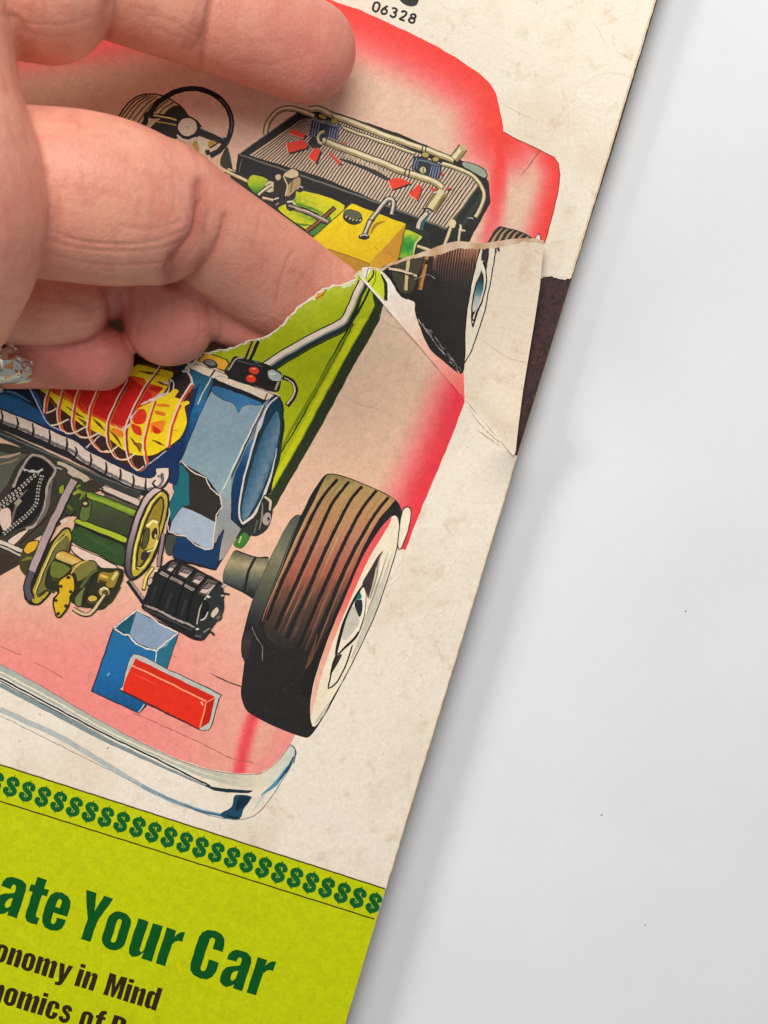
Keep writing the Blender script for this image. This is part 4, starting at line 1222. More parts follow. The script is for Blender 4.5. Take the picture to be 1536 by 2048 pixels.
p.line("100,290 160,160 205,80 250,40 340,60 425,140 415,190 370,260 350,400 320,500 260,580 200,605", 5, (176, 160, 146), rough=.2); p.line("400,230 380,330 350,470 280,570", 8, (112, 104, 96), taper=(.3, .5)); p.line("90,560 110,470 150,370 210,300", 6, (110, 100, 86), taper=(.5, .3)); p.line("120,420 160,380", 9, (160, 146, 120))


def chain(q, w, n):
    pl = spline(p.conv(q), False)
    for k in range(n):
        a = along(pl, (k + .12) / n); b = along(pl, (k + .62) / n)
        p.stroke([a, b], w, (206, 198, 184)); m = along(pl, (k + .37) / n)
        dx, dy = b[0] - a[0], b[1] - a[1]
        L = math.hypot(dx, dy) or 1
        p.stroke([(m[0] - dx / L * 1.2, m[1] - dy / L * 1.2), (m[0] + dx / L * 1.2, m[1] + dy / L * 1.2)], w * .5, (46, 42, 42))


p.line("-60,470 120,335 240,225 300,180", 13, (30, 28, 28)); chain("-60,460 120,325 240,215 310,170", 8, 15); chain("-60,500 60,410 180,320", 5, 9)
p.line("320,180 290,300 270,420 200,510 30,650", 10, (30, 28, 28)); chain("325,190 295,300 275,420 200,505 20,650", 7, 22)
p.line("180,150 260,165 330,150", 4, (200, 196, 190), rough=.9); p.line("430,130 480,150", 2, (190, 184, 176), rough=.8)
p.poly("-100,800 0,790 140,830 160,870 60,930 0,965 -100,1000", (58, 47, 38)); p.line("-60,700 60,745 180,800", 17, (36, 33, 32)); p.line("-60,683 60,728 175,778", 7, (216, 204, 186)); p.line("-60,715 60,762 165,812", 4, (196, 184, 166)); p.line("470,560 520,530", 9, (226, 200, 182)); p.poly("140,700 300,560 440,420 460,480 330,610 190,740", (66, 58, 44)); p.line("150,720 290,590 430,450", 2, (28, 26, 24))
p.done(lower)

p = Print('printed_belt_pump', 'lower'); p.ol = 2.2; p.frame(*F2)
p.poly("560,735 890,885 850,935 700,880 565,790", (228, 200, 182)); p.poly("800,275 1085,388 1062,432 920,370 795,312", (210, 188, 174)); p.line("780,320 920,375 1060,440", 5, (50, 46, 42)); p.line("800,350 1060,455", 5, (92, 84, 70))
p.poly("465,250 560,205 640,240 650,320 640,430 620,510 540,500 470,440 440,330", (52, 62, 34)); p.poly("450,290 490,262 490,320 462,340", (140, 160, 36)); p.line("570,290 620,270", 5, (120, 140, 40)); p.line("560,340 600,320 640,330", 6, (150, 166, 60)); p.line("520,430 560,460", 6, (90, 104, 40)); p.line("500,500 560,500 580,470", 4, (36, 34, 28))
p.poly("655,325 690,312 1045,455 1025,640 960,905 545,705 575,540 640,430", (36, 46, 28), smooth=False)
p.poly("690,320 1042,462 1020,512 870,450 680,372 665,345", lg(F2, (860, 380), (830, 470), [(0, (86, 120, 26)), (.35, (150, 172, 50)), (1, (64, 96, 26))]), step=5); p.poly("690,380 1015,520 985,660 670,560 660,480", lg(F2, (800, 420), (800, 640), [(0, (66, 88, 40)), (.5, (62, 66, 48)), (1, (50, 62, 36))], .1), step=6)
p.poly("585,532 650,545 970,668 962,712 800,650 580,562", (168, 184, 42)); p.line("585,570 800,660 958,722", 4, (26, 30, 20)); p.poly("590,585 800,675 950,735 940,890 750,800 560,705", (48, 76, 38)); p.line("640,640 760,700 900,800", 10, (58, 86, 44), taper=(.2, .2))
p.poly("640,400 700,390 690,520 650,550 610,520", (96, 112, 50)); p.ell(660, 415, 30, 28, (52, 48, 36)); p.ell(655, 410, 18, 15, (206, 190, 130)); p.line("590,300 640,335 610,380", 6, (120, 136, 40), taper=(.4, .4)); p.ell(775, 300, 18, 12, (120, 114, 66))
# crank pulley with its belt
p.poly("150,900 165,790 215,705 290,695 310,740 270,880 200,965", (66, 64, 30)); p.poly("180,770 225,705 298,702 270,770 215,800", (222, 170, 40)); p.line("170,850 230,830 270,840", 7, (120, 116, 50), taper=(.3, .3))
p.poly("500,592 545,610 556,690 530,800 460,950 390,1100 310,1185 235,1190 185,1130 190,1000 240,850 340,760 420,670", (38, 34, 26))
p.poly("508,602 548,640 545,700 510,800 450,940 375,1100 300,1175 250,1172 245,1090 320,900 420,690", (176, 156, 48)); p.poly("490,650 525,690 500,800 440,930 360,1080 300,1130 285,1085 350,910 430,730", (112, 108, 56)); p.line("520,640 420,740 330,930 270,1100", 3, (226, 210, 120), taper=(.4, .4)); p.line("540,700 510,800 440,950 370,1090", 3, (96, 84, 34)); p.line("300,1120 360,1080 420,1090", 5, (60, 60, 30))
p.line("575,235 520,330 470,440 400,580 320,760 250,930 215,1050 235,1150", 19, (34, 30, 32)); p.line("572,232 515,330 465,440 395,580 315,760 245,930", 14, (176, 154, 154)); p.line("245,930 215,1020 215,1090 240,1150", 12, (84, 78, 84))
p.poly("470,770 545,800 620,840 722,850 780,900 940,915 945,985 900,1090 800,1222 680,1215 580,1190 430,1085 345,1050 375,900", (44, 44, 26)); p.poly("475,775 630,845 575,895 545,880 425,835", lg(F2, (540, 790), (500, 890), [(0, (206, 146, 46)), (.5, (220, 190, 110)), (1, (150, 120, 50))]), step=5); p.poly("410,850 540,900 500,960 440,990 385,960 390,890", (108, 116, 44)); p.line("400,990 460,1000", 8, (60, 66, 30))
p.poly("640,850 720,855 750,900 690,960 600,1010 580,960 545,900", (120, 114, 52)); p.line("545,950 600,880 680,845", 5, (222, 180, 90), taper=(.3, .3)); p.line("620,1060 690,960 750,915", 6, (86, 96, 44)); p.poly("580,1130 660,1040 640,1110 620,1200 580,1190", (110, 120, 70)); p.line("650,1180 680,1060 740,940", 3, (30, 28, 20))
p.poly("755,960 790,930 850,940 900,920 920,950 880,1050 830,1060 790,1010 750,1020", (150, 124, 40)); p.line("860,1000 900,940", 6, (216, 200, 120)); p.line("770,960 830,980", 5, (226, 190, 90)); p.line("760,1000 820,1020", 5, (70, 62, 26)); p.ell(800, 1095, 54, 50, (60, 52, 26)); p.ell(800, 1090, 44, 40, (186, 164, 92)); p.ell(808, 1100, 22, 20, (90, 76, 44)); p.line("770,1075 800,1055 830,1070", 3, (232, 220, 170))
p.ell(710, 1150, 46, 40, (80, 70, 30)); p.ell(712, 1140, 36, 26, (206, 176, 70)); p.line("760,1190 840,1170 930,1050", 7, (56, 52, 30), taper=(.3, .3)); p.line("560,1215 640,1265 690,1260 740,1210 805,1110", 9, (38, 34, 28)); p.line("560,1215 640,1262 690,1256 738,1208 802,1110", 5, (206, 186, 140))
p.poly("530,945 575,985 580,1080 545,1130 532,1205 465,1290 425,1275 404,1150 445,1090 445,1005", (50, 42, 20)); p.poly("530,955 566,988 572,1080 538,1126 525,1198 462,1278 432,1265 414,1155 454,1094 454,1012", (212, 172, 28))
for x, y in ((525, 978), (468, 1045), (545, 1090), (430, 1155), (508, 1198), (448, 1258)):
    p.ell(x, y, 15, 13, (62, 46, 22)); p.ell(x + 5, y + 4, 6, 5, (140, 104, 40))
# big pulley
p.poly("1165,295 1230,290 1290,330 1300,440 1260,600 1220,760 1150,900 1060,985 1000,1000 955,930 960,760 1010,560 1080,390", (34, 28, 30))
p.poly("1175,298 1240,302 1180,350 1110,450 1050,620 1008,820 1010,955 1040,975 1000,985 965,900 975,740 1030,540 1100,380", lg(F2, (1180, 300), (980, 980), [(0, (206, 184, 176)), (.4, (176, 156, 156)), (.75, (110, 102, 112)), (1, (66, 62, 72))]), step=6)
p.poly("1230,318 1280,350 1288,440 1240,640 1170,830 1085,945 1030,972 1012,930 1020,790 1070,590 1140,420", (182, 164, 54)); p.line("1235,325 1150,430 1080,600 1035,790 1030,920", 3.2, (226, 214, 110)); p.poly("1235,352 1262,390 1262,460 1215,640 1150,810 1080,905 1045,915 1045,800 1095,600 1165,430", (60, 50, 26)); p.poly("1235,370 1252,400 1250,460 1208,630 1140,800 1080,885 1055,890 1060,800 1105,610 1170,450", (148, 124, 34))
p.poly("1180,530 1215,560 1225,640 1190,740 1130,770 1085,745 1090,660 1130,590", (196, 172, 70)); p.line("1130,590 1175,545 1210,560", 5, (234, 222, 160)); p.poly("1105,640 1140,600 1150,640 1125,750 1090,750", (78, 78, 40)); p.ell(1188, 642, 22, 46, (64, 38, 22), .25); p.ell(1194, 660, 10, 20, (210, 196, 150), .25); p.poly("1090,790 1125,770 1140,800 1100,850 1080,830", (48, 46, 46)); p.line("1210,690 1180,760 1130,780", 3, (232, 216, 150)); p.line("1050,900 1090,905 1150,830", 5, (214, 200, 90), taper=(.3, .3))
p.line("1262,640 1235,780 1222,900", 11, (36, 28, 32)); p.line("1258,640 1232,780 1218,895", 6, (150, 124, 130)); p.line("985,1000 1040,1080 1110,1175", 11, (36, 32, 32)); p.line("1000,1005 1050,1075 1100,1145", 4, (150, 146, 130)); p.line("1175,900 1130,970 1100,1080", 8, (50, 40, 20)); p.line("1172,905 1128,972 1102,1070", 5, (222, 204, 90)); p.poly("1140,1010 1175,980 1180,1030 1150,1060", (216, 196, 186))
p.done(lower)

p = Print('printed_generator', 'lower'); p.ol = 1.8; p.frame(*F4)
p.poly("335,985 420,915 500,858 575,872 760,960 940,1058 985,1090 1002,1250 992,1370 900,1500 782,1642 560,1552 228,1342 215,1290 260,1160", (31, 31, 32))
for q in ("440,962 502,872 582,902 522,1002", "545,1000 600,912 722,962 655,1068", "680,1075 742,978 832,1012 765,1120", "745,1190 838,1040 940,1072 830,1215"):
    p.poly(q, (92, 80, 76), smooth=False)
    x0 = p.conv(q); cx = sum(x for x, _ in x0) / 4; cy = sum(y for _, y in x0) / 4
    f0 = p.fr; p.frame(); p.poly([(cx + (x - cx) * .82, cy + (y - cy) * .62 + 2.0) for x, y in x0], (206, 180, 166), smooth=False); p.poly([(cx + (x - cx) * .6 + 2, cy + (y - cy) * .35 - 3.0) for x, y in x0], (120, 106, 104), smooth=False); p.frame(*f0)
p.poly("368,992 402,965 725,1138 700,1165", (150, 134, 128), smooth=False); p.poly("380,985 560,1075 560,1085 372,995", (216, 196, 184), smooth=False); p.poly("600,1100 700,1150 690,1158 600,1112", (216, 196, 184), smooth=False)
for q in ("580,890 470,1030 400,1200 340,1390", "720,960 610,1100 560,1280 500,1480", "835,1015 700,1190 660,1360 610,1540"):
    p.line(q, 4.5, (18, 18, 19))
p.line("248,1298 380,1355 520,1425 715,1505", 4.2, (160, 146, 140), rough=.4); p.line("240,1330 500,1450 700,1540", 3, (64, 62, 62)); p.line("350,1110 300,1250", 12, (42, 48, 46), taper=(.4, .4)); p.line("500,1180 440,1330", 14, (44, 52, 48), taper=(.4, .4)); p.line("640,1240 590,1400", 14, (44, 52, 48), taper=(.4, .4))
p.poly("835,1215 975,1095 998,1250 985,1370 900,1490 782,1632 722,1500 782,1300", (42, 45, 46)); p.line("905,1110 830,1215 770,1330 738,1480", 2.6, (176, 172, 150)); p.poly("800,1250 850,1280 845,1370 790,1430 770,1380", (24, 24, 26)); p.line("845,1360 820,1420 775,1440", 2.5, (196, 190, 180)); p.ell(935, 1395, 48, 62, (58, 60, 58)); p.poly("880,1360 930,1310 950,1350 900,1420 870,1400", (206, 190, 172)); p.line("930,1430 960,1400", 6, (100, 100, 92)); p.ell(848, 1216, 22, 16, (216, 208, 200)); p.line("975,1120 1000,1105 1020,1115", 4, (180, 176, 170)); p.line("985,1180 1050,1195", 4, (34, 32, 32)); p.ell(985, 1205, 16, 12, (190, 186, 180)); p.ell(742, 1524, 22, 14, (206, 198, 190)); p.line("830,1530 890,1570 900,1590", 4, (36, 34, 34)); p.line("800,1560 860,1520", 3, (130, 126, 122)); p.line("720,1590 780,1600", 4, (90, 88, 84)); p.line("330,975 360,965", 3.5, (226, 222, 216)); p.ell(290, 1070, 22, 40, (206, 180, 170), .4)
p.ell(242, 1300, 14, 14, (130, 110, 110))
p.done(lower)

# ------------------------------------------------------------------ yellow panel, dollar border, lettering
p = Print('printed_yellow_panel', 'lower').frame(); p.wob = 0.2
p.raw([[(-1400, 1075 + 2), (0, 1529), (769.5, 1777), (redge(1850) - .5, 1850), (redge(2048) - .5, 2048), off(BR, -2, -2), off(BL, 2, -2)]], (188, 197, 0))
p.done(lower)
p = Print('printed_rule', 'lower').frame(); p.wob = 0.3
p.line([(-900, 1238), (0, 1529), (385, 1653), (770, 1777.5)], 2.6, (70, 48, 20), smooth=False); p.line([(-900, 1315), (0, 1602), (375, 1720), (749, 1838)], 2.8, (64, 56, 16), smooth=False)
p.done(lower)
SG = "11,9.5 7.5,14.2 1,16.2 -5.5,14.2 -8.2,9.2 -5,3.6 2,-0.4 7.6,-4.8 8.2,-11 2.6,-15.6 -4,-16 -9.6,-12.4 -10.6,-7.4"
for k in range(-4, 24):
    p = Print('printed_dollar_sign', 'lower').frame(); p.wob = 0.35
    R = rot_frame((23.2 + 31.5 * k, 1573 + 10.1 * k), 17.8, 1.0)
    pts = [tuple(float(q) for q in w.split(',')) for w in SG.split()]
    GC = (6, 92, 36)
    p.stroke(spline([R(*q) for q in pts], False, 6), 10.5, GC, (.75, .75), rough=.06)
    p.stroke([R(0.5, 24), R(0, 19), R(0, -19), R(-.5, -24)], 3.0, GC, (.5, .5)); p.stroke([R(3.6, 20), R(3.2, 12)], 3.0, GC, (.6, 1)); p.stroke([R(-3.4, -22), R(-3, -12)], 3.0, GC, (.6, 1))
    x, y = R(9.0, 8.2); p.ell(x, y, 5.6, 5.2, GC); x, y = R(-8.6, -8.0); p.ell(x, y, 5.8, 5.2, GC)
    p.stroke([R(1.2, -6), R(.8, -12)], 1.5, (120, 150, 90)); p.stroke([R(-1.4, -5.5), R(-1.8, -11)], 1.1, (110, 150, 90)); p.stroke([R(.6, 12.5), R(.3, 7)], 1.2, (46, 112, 80))
    p.done(lower)


def rrect(x0, y0, x1, y1, r, n=5):
    out = []
    for cx, cy, a0 in ((x1 - r, y1 - r, 0), (x0 + r, y1 - r, 90), (x0 + r, y0 + r, 180), (x1 - r, y0 + r, 270)):
        for k in range(n + 1):
            a = math.radians(a0 + 90 * k / n)
            out.append((cx + r * math.cos(a), cy + r * math.sin(a)))
    return out


def S_(s):
    return [tuple(float(q) for q in w.split(',')) for w in s.split()]


def rect(x0, y0, x1, y1):
    return [(x0, y0), (x1, y0), (x1, y1), (x0, y1)]


ARCH = "20,50 22,60 25,63 28,60 28,0 48,0 48,61 45,72 38,77 30,75 24,69 20,62"
GL = {  # width, list of (outer, holes)
    'o': (47, [(rrect(0, -2, 47, 77, 22), [rrect(19, 13, 28, 62, 4.4)])]),
    'n': (48, [(rect(0, 0, 20, 75), []), (S_(ARCH), [])]),
    'm': (76, [(rect(0, 0, 20, 75), []), (S_(ARCH), []), ([(x + 28, y) for x, y in S_(ARCH)], [])]),
    'u': (48, [(rect(28, 0, 48, 75), []), ([(48 - x, 75 - y) for x, y in S_(ARCH)], [])]),
    'r': (38, [(rect(0, 0, 20, 75), []), (S_("20,46 24,53 30,57 38,57 38,77 31,76 25,71 20,63"), [])]),
    'a': (50, [(S_("2,52 2.5,62 7,71 15,76 25,77 37,76 46,70 49,59 49,0 30,0 30,8 25,2 18,-2 10,-1 3,5 0,14 1,27 6,36 14,41 25,45 30,48 30,58 28,62 25,63 22,61 21,56 21,52"), [S_("30,36 24,33 20,27 19.5,19 22,14 26,14 30,20")])]),
    't': (38, [(S_("8,92 28,92 28,74 38,74 38,60 28,60 28,20 30,15 37,14 37,0 24,-1 15,1 9,8 8,16 8,60 0,60 0,74 8,74"), [])]),
    'e': (48, [(S_("48,34 48,54 45,66 37,74 24,77 11,74 3,66 0,54 0,21 3,9 11,1 24,-2 37,1 45,8 48,19 48,27 29,27 29,17 27,13 24,12 21,13 19.5,17 19.5,34"), [S_("19.5,46 28.5,46 28.5,58 27,62 24,63.5 21,62 19.5,58")])]),
    'Y': (58, [(S_("0,97 22,97 30,62 38,97 58,97 41,42 41,0 21,0 21,42"), [])]),
    'C': (54, [(S_("54,62 54,76 50,88 42,96 28,99 13,96 4,88 0,76 0,22 4,9 13,1 28,-2 42,1 50,9 54,22 54,40 33,40 33,19 31,15 27.5,14 24,15 22,19 22,79 24,83 27.5,84 31,83 33,79 33,62"), [])]),
    'c': (46, [(S_("46,47 46,58 43,68 36,75 24,77 11,74 3,67 0,56 0,20 3,8 11,1 24,-2 36,1 43,8 46,18 46,31 28,31 28,17 26,13 23.5,12 21,13 19.5,17 19.5,58 21,62 23.5,63 26,62 28,58 28,47"), [])]),
    'd': (49, [(rect(29, 0, 49, 98), []), (S_("29,68 24,75 16,77 8,75 2,68 0,57 0,18 2,7 8,0 16,-2 24,1 29,8 29,18 27,13 24.5,12 21.5,13 20,17 20,58 21.5,62 24.5,63 27,62 29,57"), [])]),
    'i': (20, [(rect(0, 0, 20, 75), []), (rect(0, 82, 20, 98), [])]),
    'y': (53, [(S_("0,75 20,75 28,32 34,75 53,75 35,0 29,-15 18,-22 4,-22 4,-8 12,-8 16,0"), [])]),
    'M': (70, [(S_("0,0 0,97 26,97 35,45 44,97 70,97 70,0 52,0 52,62 41,0 29,0 18,62 18,0"), [])]),
    'f': (37, [(S_("8,0 8,60 0,60 0,74 8,74 8,84 13,94 24,99 36,98 36,85 30,84 28,80 28,74 37,74 37,60 28,60 28,0"), [])]),
    's': (44, 's'),
    'R': (56, [(S_("0,0 0,97 32,97 45,93 52,84 53,72 50,60 44,53 51,44 53,30 54,0 33,0 32,34 29,40 21,41 21,0"), [S_("21,82 28,82 31,78 32,70 30,60 27,56 21,56")])]),
}


def glyph(pr, R, ch, x, color, sx=1.0):
    w, shapes = GL[ch]
    if shapes == 's':
        pts = S_("36,52 33,63 24,68 14,65 11,57 15,48 30,36 35,26 33,13 23,7 12,10 8,23")
        pr.stroke(spline([R(x + a * sx, b) for a, b in pts], False, 6), pr.gs * 18, color)
        return w
    for outer, holes in shapes:
        pr.raw([[R(x + a * sx, b) for a, b in outer]] + [[R(x + a * sx, b) for a, b in h] for h in holes], color)
    return w


GREEN = (0, 80, 26)
R = rot_frame((162.7, 1878.0), 17.9, 1.0)
p = Print('printed_headline', 'lower').frame(); p.gs = 1.0; p.wob = 0.4
for ch, x, sx in (('a', -187, 1.06), ('t', -129.5, 1.0), ('e', -88.5, 1.0), ('Y', -21.5, 1.0), ('o', 38, 1.02), ('u', 96, 1.08), ('r', 156, 1.0), ('C', 222.5, 1.0), ('a', 287, 1.04), ('r', 347, 1.0)):
    glyph(p, R, ch, x, GREEN, sx)
glyph(p, R, 'r', -232, GREEN)
p.done(lower)
BROWN = (44, 34, 18)
for origin, words in (((206.5, 1988.3), (('onomy', -232), ('in', -60.5), ('Mind', 0))), ((82.0, 2030.5), (('nomics', -110), ('of', 77), ('R', 139.5)))):
    R0 = rot_frame(origin, 17.3, 1.0)
    s = 0.47
    p = Print('printed_subtitle', 'lower').frame(); p.gs = s; p.wob = 0.35
    for word, x in words:
        for ch in word:
            Rf = (lambda xx, yy, x=x: R0(x + xx * s, yy * s))
            w = glyph(p, Rf, ch, 0, BROWN, 1.13)
            x += (w + 7.0) * s * 1.13
    p.done(lower)

p = Print('torn_paper_edge', 'lower').frame()
inn = [(x + 1.0 + random.uniform(-.5, 2.0), y + 1.2 + random.uniform(0, 3.0)) for x, y in TEAR]
p.raw([TEAR + inn[::-1]], (226, 214, 196))
for k in range(46):
    x, y = random.choice(TEAR)
    p.line([(x + random.uniform(-1, 1), y), (x + random.uniform(0, 5), y + random.uniform(3, 8))], random.uniform(.7, 1.8), (236, 226, 210), taper=(1, .2))
for (x, y) in ((707, 566), (700, 570), (712, 552), (628, 598), (690, 572)):
    p.ell(x, y, random.uniform(3, 6), random.uniform(2.5, 5), (206, 214, 150), jit=.3)
p.done(lower)
crease_set('lower', lower, [(T4, q, w, c) for q, w, c in (("380,430 430,480 500,510 620,640 760,800", 3.0, (206, 168, 146)), ("810,880 860,950 930,1020 1010,1075", 2.6, (186, 160, 132)), ("200,815 300,865 400,890 470,930", 1.1, (212, 178, 154)), ("850,980 900,1020 960,1060", 2.0, (166, 140, 112)), ("400,400 450,440 520,500", 1.6, (186, 146, 124)))])


# ------------------------------------------------------------------ hand
def tube(stations, nseg=40, sub=6):
    """stations: (u, v, height mm, half width px, half thickness mm) -> closed lofted limb with round ends"""
    st = [np.array(s, float) for s in stations]
    # resample with a smooth curve
    rs = []
    n = len(st)
    for i in range(n - 1):
        a, b, c, d = st[max(i - 1, 0)], st[i], st[i + 1], st[min(i + 2, n - 1)]
        for k in range(sub):
            rs.append(hermite(b, c, 0.45 * (c - a), 0.45 * (d - b), k / sub))
    rs.append(st[-1])
    C, Rw, Rz = [], [], []
    for u, v, h, r, rz in rs:
        h *= MM
        C.append(np.array(W(u, v, h))); Rw.append(r * PX * (1 - h / CAMH)); Rz.append(rz * MM)
    rings = []
    m = len(C)

    def ring(c, t, rw, rz):
        side = np.cross(t, (0, 0, 1.0)); side /= np.linalg.norm(side)
        upv = np.cross(side, t)
        return [c + side * rw * math.cos(2 * math.pi * k / nseg) + upv * rz * math.sin(2 * math.pi * k / nseg) for k in range(nseg)]
    tg = []
    for i in range(m):
        t = C[min(i + 1, m - 1)] - C[max(i - 1, 0)]
        tg.append(t / np.linalg.norm(t))
    for k in range(7, 0, -1):
        a = math.pi / 2 * k / 7.3
        rings.append(ring(C[0] - tg[0] * Rw[0] * 0.95 * math.sin(a), tg[0], Rw[0] * math.cos(a), Rz[0] * math.cos(a)))
    for i in range(m):
        rings.append(ring(C[i], tg[i], Rw[i], Rz[i]))
    for k in range(1, 8):
        a = math.pi / 2 * k / 7.3
        rings.append(ring(C[-1] + tg[-1] * Rw[-1] * 0.95 * math.sin(a), tg[-1], Rw[-1] * math.cos(a), Rz[-1] * math.cos(a)))
    return rings


limbs = [
    # finger along the top of the picture: end joint, then the two joints behind it
    [(300, -8, 20, 108, 9.5), (420, 33, 16.5, 108, 9.4), (520, 66, 13.5, 109, 9.0), (612, 101, 11, 106, 8.0)],
    [(120, -70, 30, 112, 11), (230, -33, 25, 112, 10.5), (345, 8, 20.5, 108, 10)],
    [(-160, -130, 36, 120, 13), (0, -40, 36, 140, 14), (100, -8, 36, 134, 14)],
    # forefinger: broad middle joint, end joint that slides under the torn cover
    [(-150, 350, 32, 175, 13), (20, 378, 31, 170, 13), (150, 392, 29.5, 172, 13), (240, 408, 27, 166, 12.5), (305, 421, 23.5, 150, 11.8)],
    [(340, 408, 21, 118, 11.2), (400, 450, 17.5, 112, 10.3), (504, 526, 10.8, 113, 8.2), (580, 580, 7.0, 112, 5.9), (642, 614, 5.2, 102, 3.9)],
    # second finger, folded
    [(-150, 600, 15, 84, 7), (20, 612, 14.5, 78, 6.6), (100, 618, 14, 75, 6.4), (152, 618, 13, 68, 6.2)],
    [(322, 560, 8.5, 84, 7.2), (332, 610, 8.0, 92, 7.0), (340, 645, 7.5, 92, 6.6)],
    [(410, 600, 5.6, 70, 5.0), (470, 630, 5.2, 66, 4.6), (520, 660, 4.8, 60, 4.0)],
    [(150, 590, 8, 62, 5.5), (260, 575, 8, 60, 5.5)],
    # third finger with the ring
    [(-160, 700, 7.6, 72, 6.8), (0, 712, 7.2, 66, 6.6), (110, 716, 7.0, 62, 6.4), (205, 716, 6.8, 66, 6.3)],
    # ball of the thumb, palm, wrist and forearm
    [(-64, -120, 44, 92, 14), (-66, 120, 46, 92, 17), (-62, 300, 47, 136, 20), (-56, 430, 46, 147, 20), (-54, 540, 42, 122, 17), (-66, 630, 36, 92, 13)],
    [(-210, 250, 34, 170, 18), (-370, 280, 38, 360, 24), (-560, 300, 40, 400, 24), (-800, 320, 42, 300, 21)],
    [(-700, 310, 42, 300, 21), (-1000, 330, 44, 280, 21), (-1500, 360, 48, 330, 26)],
]
V, F = [], []
for L in limbs:
    rings = tube(L)
    b0 = len(V); ns = len(rings[0])
    for r in rings:
        V += [tuple(q) for q in r]
    for i in range(len(rings) - 1):
        for k in range(ns):
            a = b0 + i * ns + k; b = b0 + i * ns + (k + 1) % ns
            F.append((a, b, b + ns, a + ns))
    F.append(tuple(b0 + k for k in range(ns))[::-1])
    F.append(tuple(b0 + (len(rings) - 1) * ns + k for k in range(ns)))
me = bpy.data.meshes.new('hand_limbs')
me.from_pydata(V, [], F)
bm = bmesh.new(); bm.from_mesh(me)
bmesh.ops.recalc_face_normals(bm, faces=bm.faces[:])
bm.to_mesh(me); bm.free()
tmp = bpy.data.objects.new('hand_limbs', me)
sc.collection.objects.link(tmp)
md = tmp.modifiers.new('remesh', 'REMESH'); md.mode = 'VOXEL'; md.voxel_size = 0.00045; md.use_smooth_shade = True
md = tmp.modifiers.new('smooth', 'SMOOTH'); md.factor = 0.5; md.iterations = 3
dg = bpy.context.evaluated_depsgraph_get()
hand_me = bpy.data.meshes.new_from_object(tmp.evaluated_get(dg))
bpy.data.objects.remove(tmp)
hand_me.name = 'hand'
nv = len(hand_me.vertices)
co = np.empty(nv * 3); hand_me.vertices.foreach_get('co', co); co = co.reshape(-1, 3)
no = np.empty(nv * 3); hand_me.vertices.foreach_get('normal', no); no = no.reshape(-1, 3)
k = 1 - co[:, 2] / CAMH
pu = co[:, 0] / PX / k + 768; pv = -co[:, 1] / PX / k + 1024


def np_pldist(pl):
    best = np.full(nv, 1e9)
    for (ax, ay), (bx, by) in zip(pl[:-1], pl[1:]):
        dx, dy = bx - ax, by - ay
        t = np.clip(((pu - ax) * dx + (pv - ay) * dy) / (dx * dx + dy * dy), 0, 1)
        best = np.minimum(best, np.hypot(pu - ax - t * dx, pv - ay - t * dy))
    return best


flush = np.zeros(nv); deep = np.zeros(nv); disp = np.zeros(nv)
upf = np.clip(no[:, 2] * 1.6 + 0.25, 0, 1)


def S2(s, k=2.0, x0=0, y0=0):
    return spline([(float(w.split(',')[0]) / k + x0, float(w.split(',')[1]) / k + y0) for w in s.split()], False)


# creases: (path, depth mm, half width px, redness, lowest surface height mm it applies to)
CR = [
    ("800,10 790,80 770,140 720,205 690,262 684,325", .28, 3.4, .3, 14), ("890,110 850,215 785,290 720,333", .2, 3, .25, 12), ("905,60 890,110", .15, 4, .2, 14),
    # main fold of the forefinger
    ("800,-60 790,60 775,130 720,200 690,260 682,330", 0.65, 15, .45, 10), ("900,70 885,140 850,210 780,290 715,335", 0.34, 12, .35, 9), ("840,40 810,150 750,230 700,300", 0.10, 5, .2, 10), ("870,160 800,260 730,320", .1, 5, .2, 9),
    ("690,235 660,300 675,330", .5, 7, .4, 12),
    # fine lines over the broad joint
    ("190,120 330,165 500,175 640,160 760,110", .12, 3.2, .08, 20), ("180,160 330,195 500,205 640,195 720,170", .13, 3.2, .08, 20), ("190,215 340,250 500,262 650,250", .12, 3.0, .08, 16), ("220,275 380,310 520,318 650,290", .10, 3, .06, 12), ("260,150 400,175 560,180", .1, 2.6, .06, 20), ("480,100 600,120 720,90", .08, 3, .05, 20),
    ("230,-40 240,60 220,160", .10, 5, .05, 20), ("330,-130 345,-20 340,60", .10, 5, .05, 20), ("600,-120 620,-20 600,60", .10, 5, .06, 20), ("690,-110 700,0 690,60", .10, 4, .06, 20),
    # cross lines on the end joint
    ("1175,205 1150,240 1120,330 1105,420", .13, 4, .12, 3), ("1040,50 1030,130 1000,240", .08, 4, .06, 3), ("960,190 1000,280 1010,330", .08, 4, .06, 3), ("1230,280 1190,340", .08, 3, .06, 3), ("1080,230 1070,330", .07, 3, .05, 3),
    ("900,130 960,170 1100,190", .06, 3, .04, 3),
    # second finger
    ("150,385 260,405 380,395 450,365", .10, 2.8, .06, 8), ("120,425 250,445 370,435 440,405", .10, 2.8, .06, 8), ("100,470 230,492 350,480 430,450", .10, 2.8, .06, 8), ("90,520 200,540 330,520 420,490", .10, 2.8, .06, 8), ("240,390 360,420 440,425", .07, 2.4, .05, 8),
    ("560,370 575,440 545,520", .14, 4, .12, 3), ("620,365 640,430", .12, 4, .1, 3), ("690,360 690,470 665,560", .14, 4, .12, 3), ("520,400 515,470", .12, 4, .1, 3), ("770,400 800,470 790,560", .1, 4, .08, 3), ("880,480 870,560 850,600", .3, 6, .3, 2), ("470,370 480,440 470,490", .4, 6, .4, 2),
]
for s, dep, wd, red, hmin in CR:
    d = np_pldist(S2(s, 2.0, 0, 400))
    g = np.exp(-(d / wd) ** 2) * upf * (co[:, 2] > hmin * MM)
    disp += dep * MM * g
    flush = np.maximum(flush, red * np.exp(-(d / (wd * 2.0)) ** 2) * (co[:, 2] > hmin * MM))
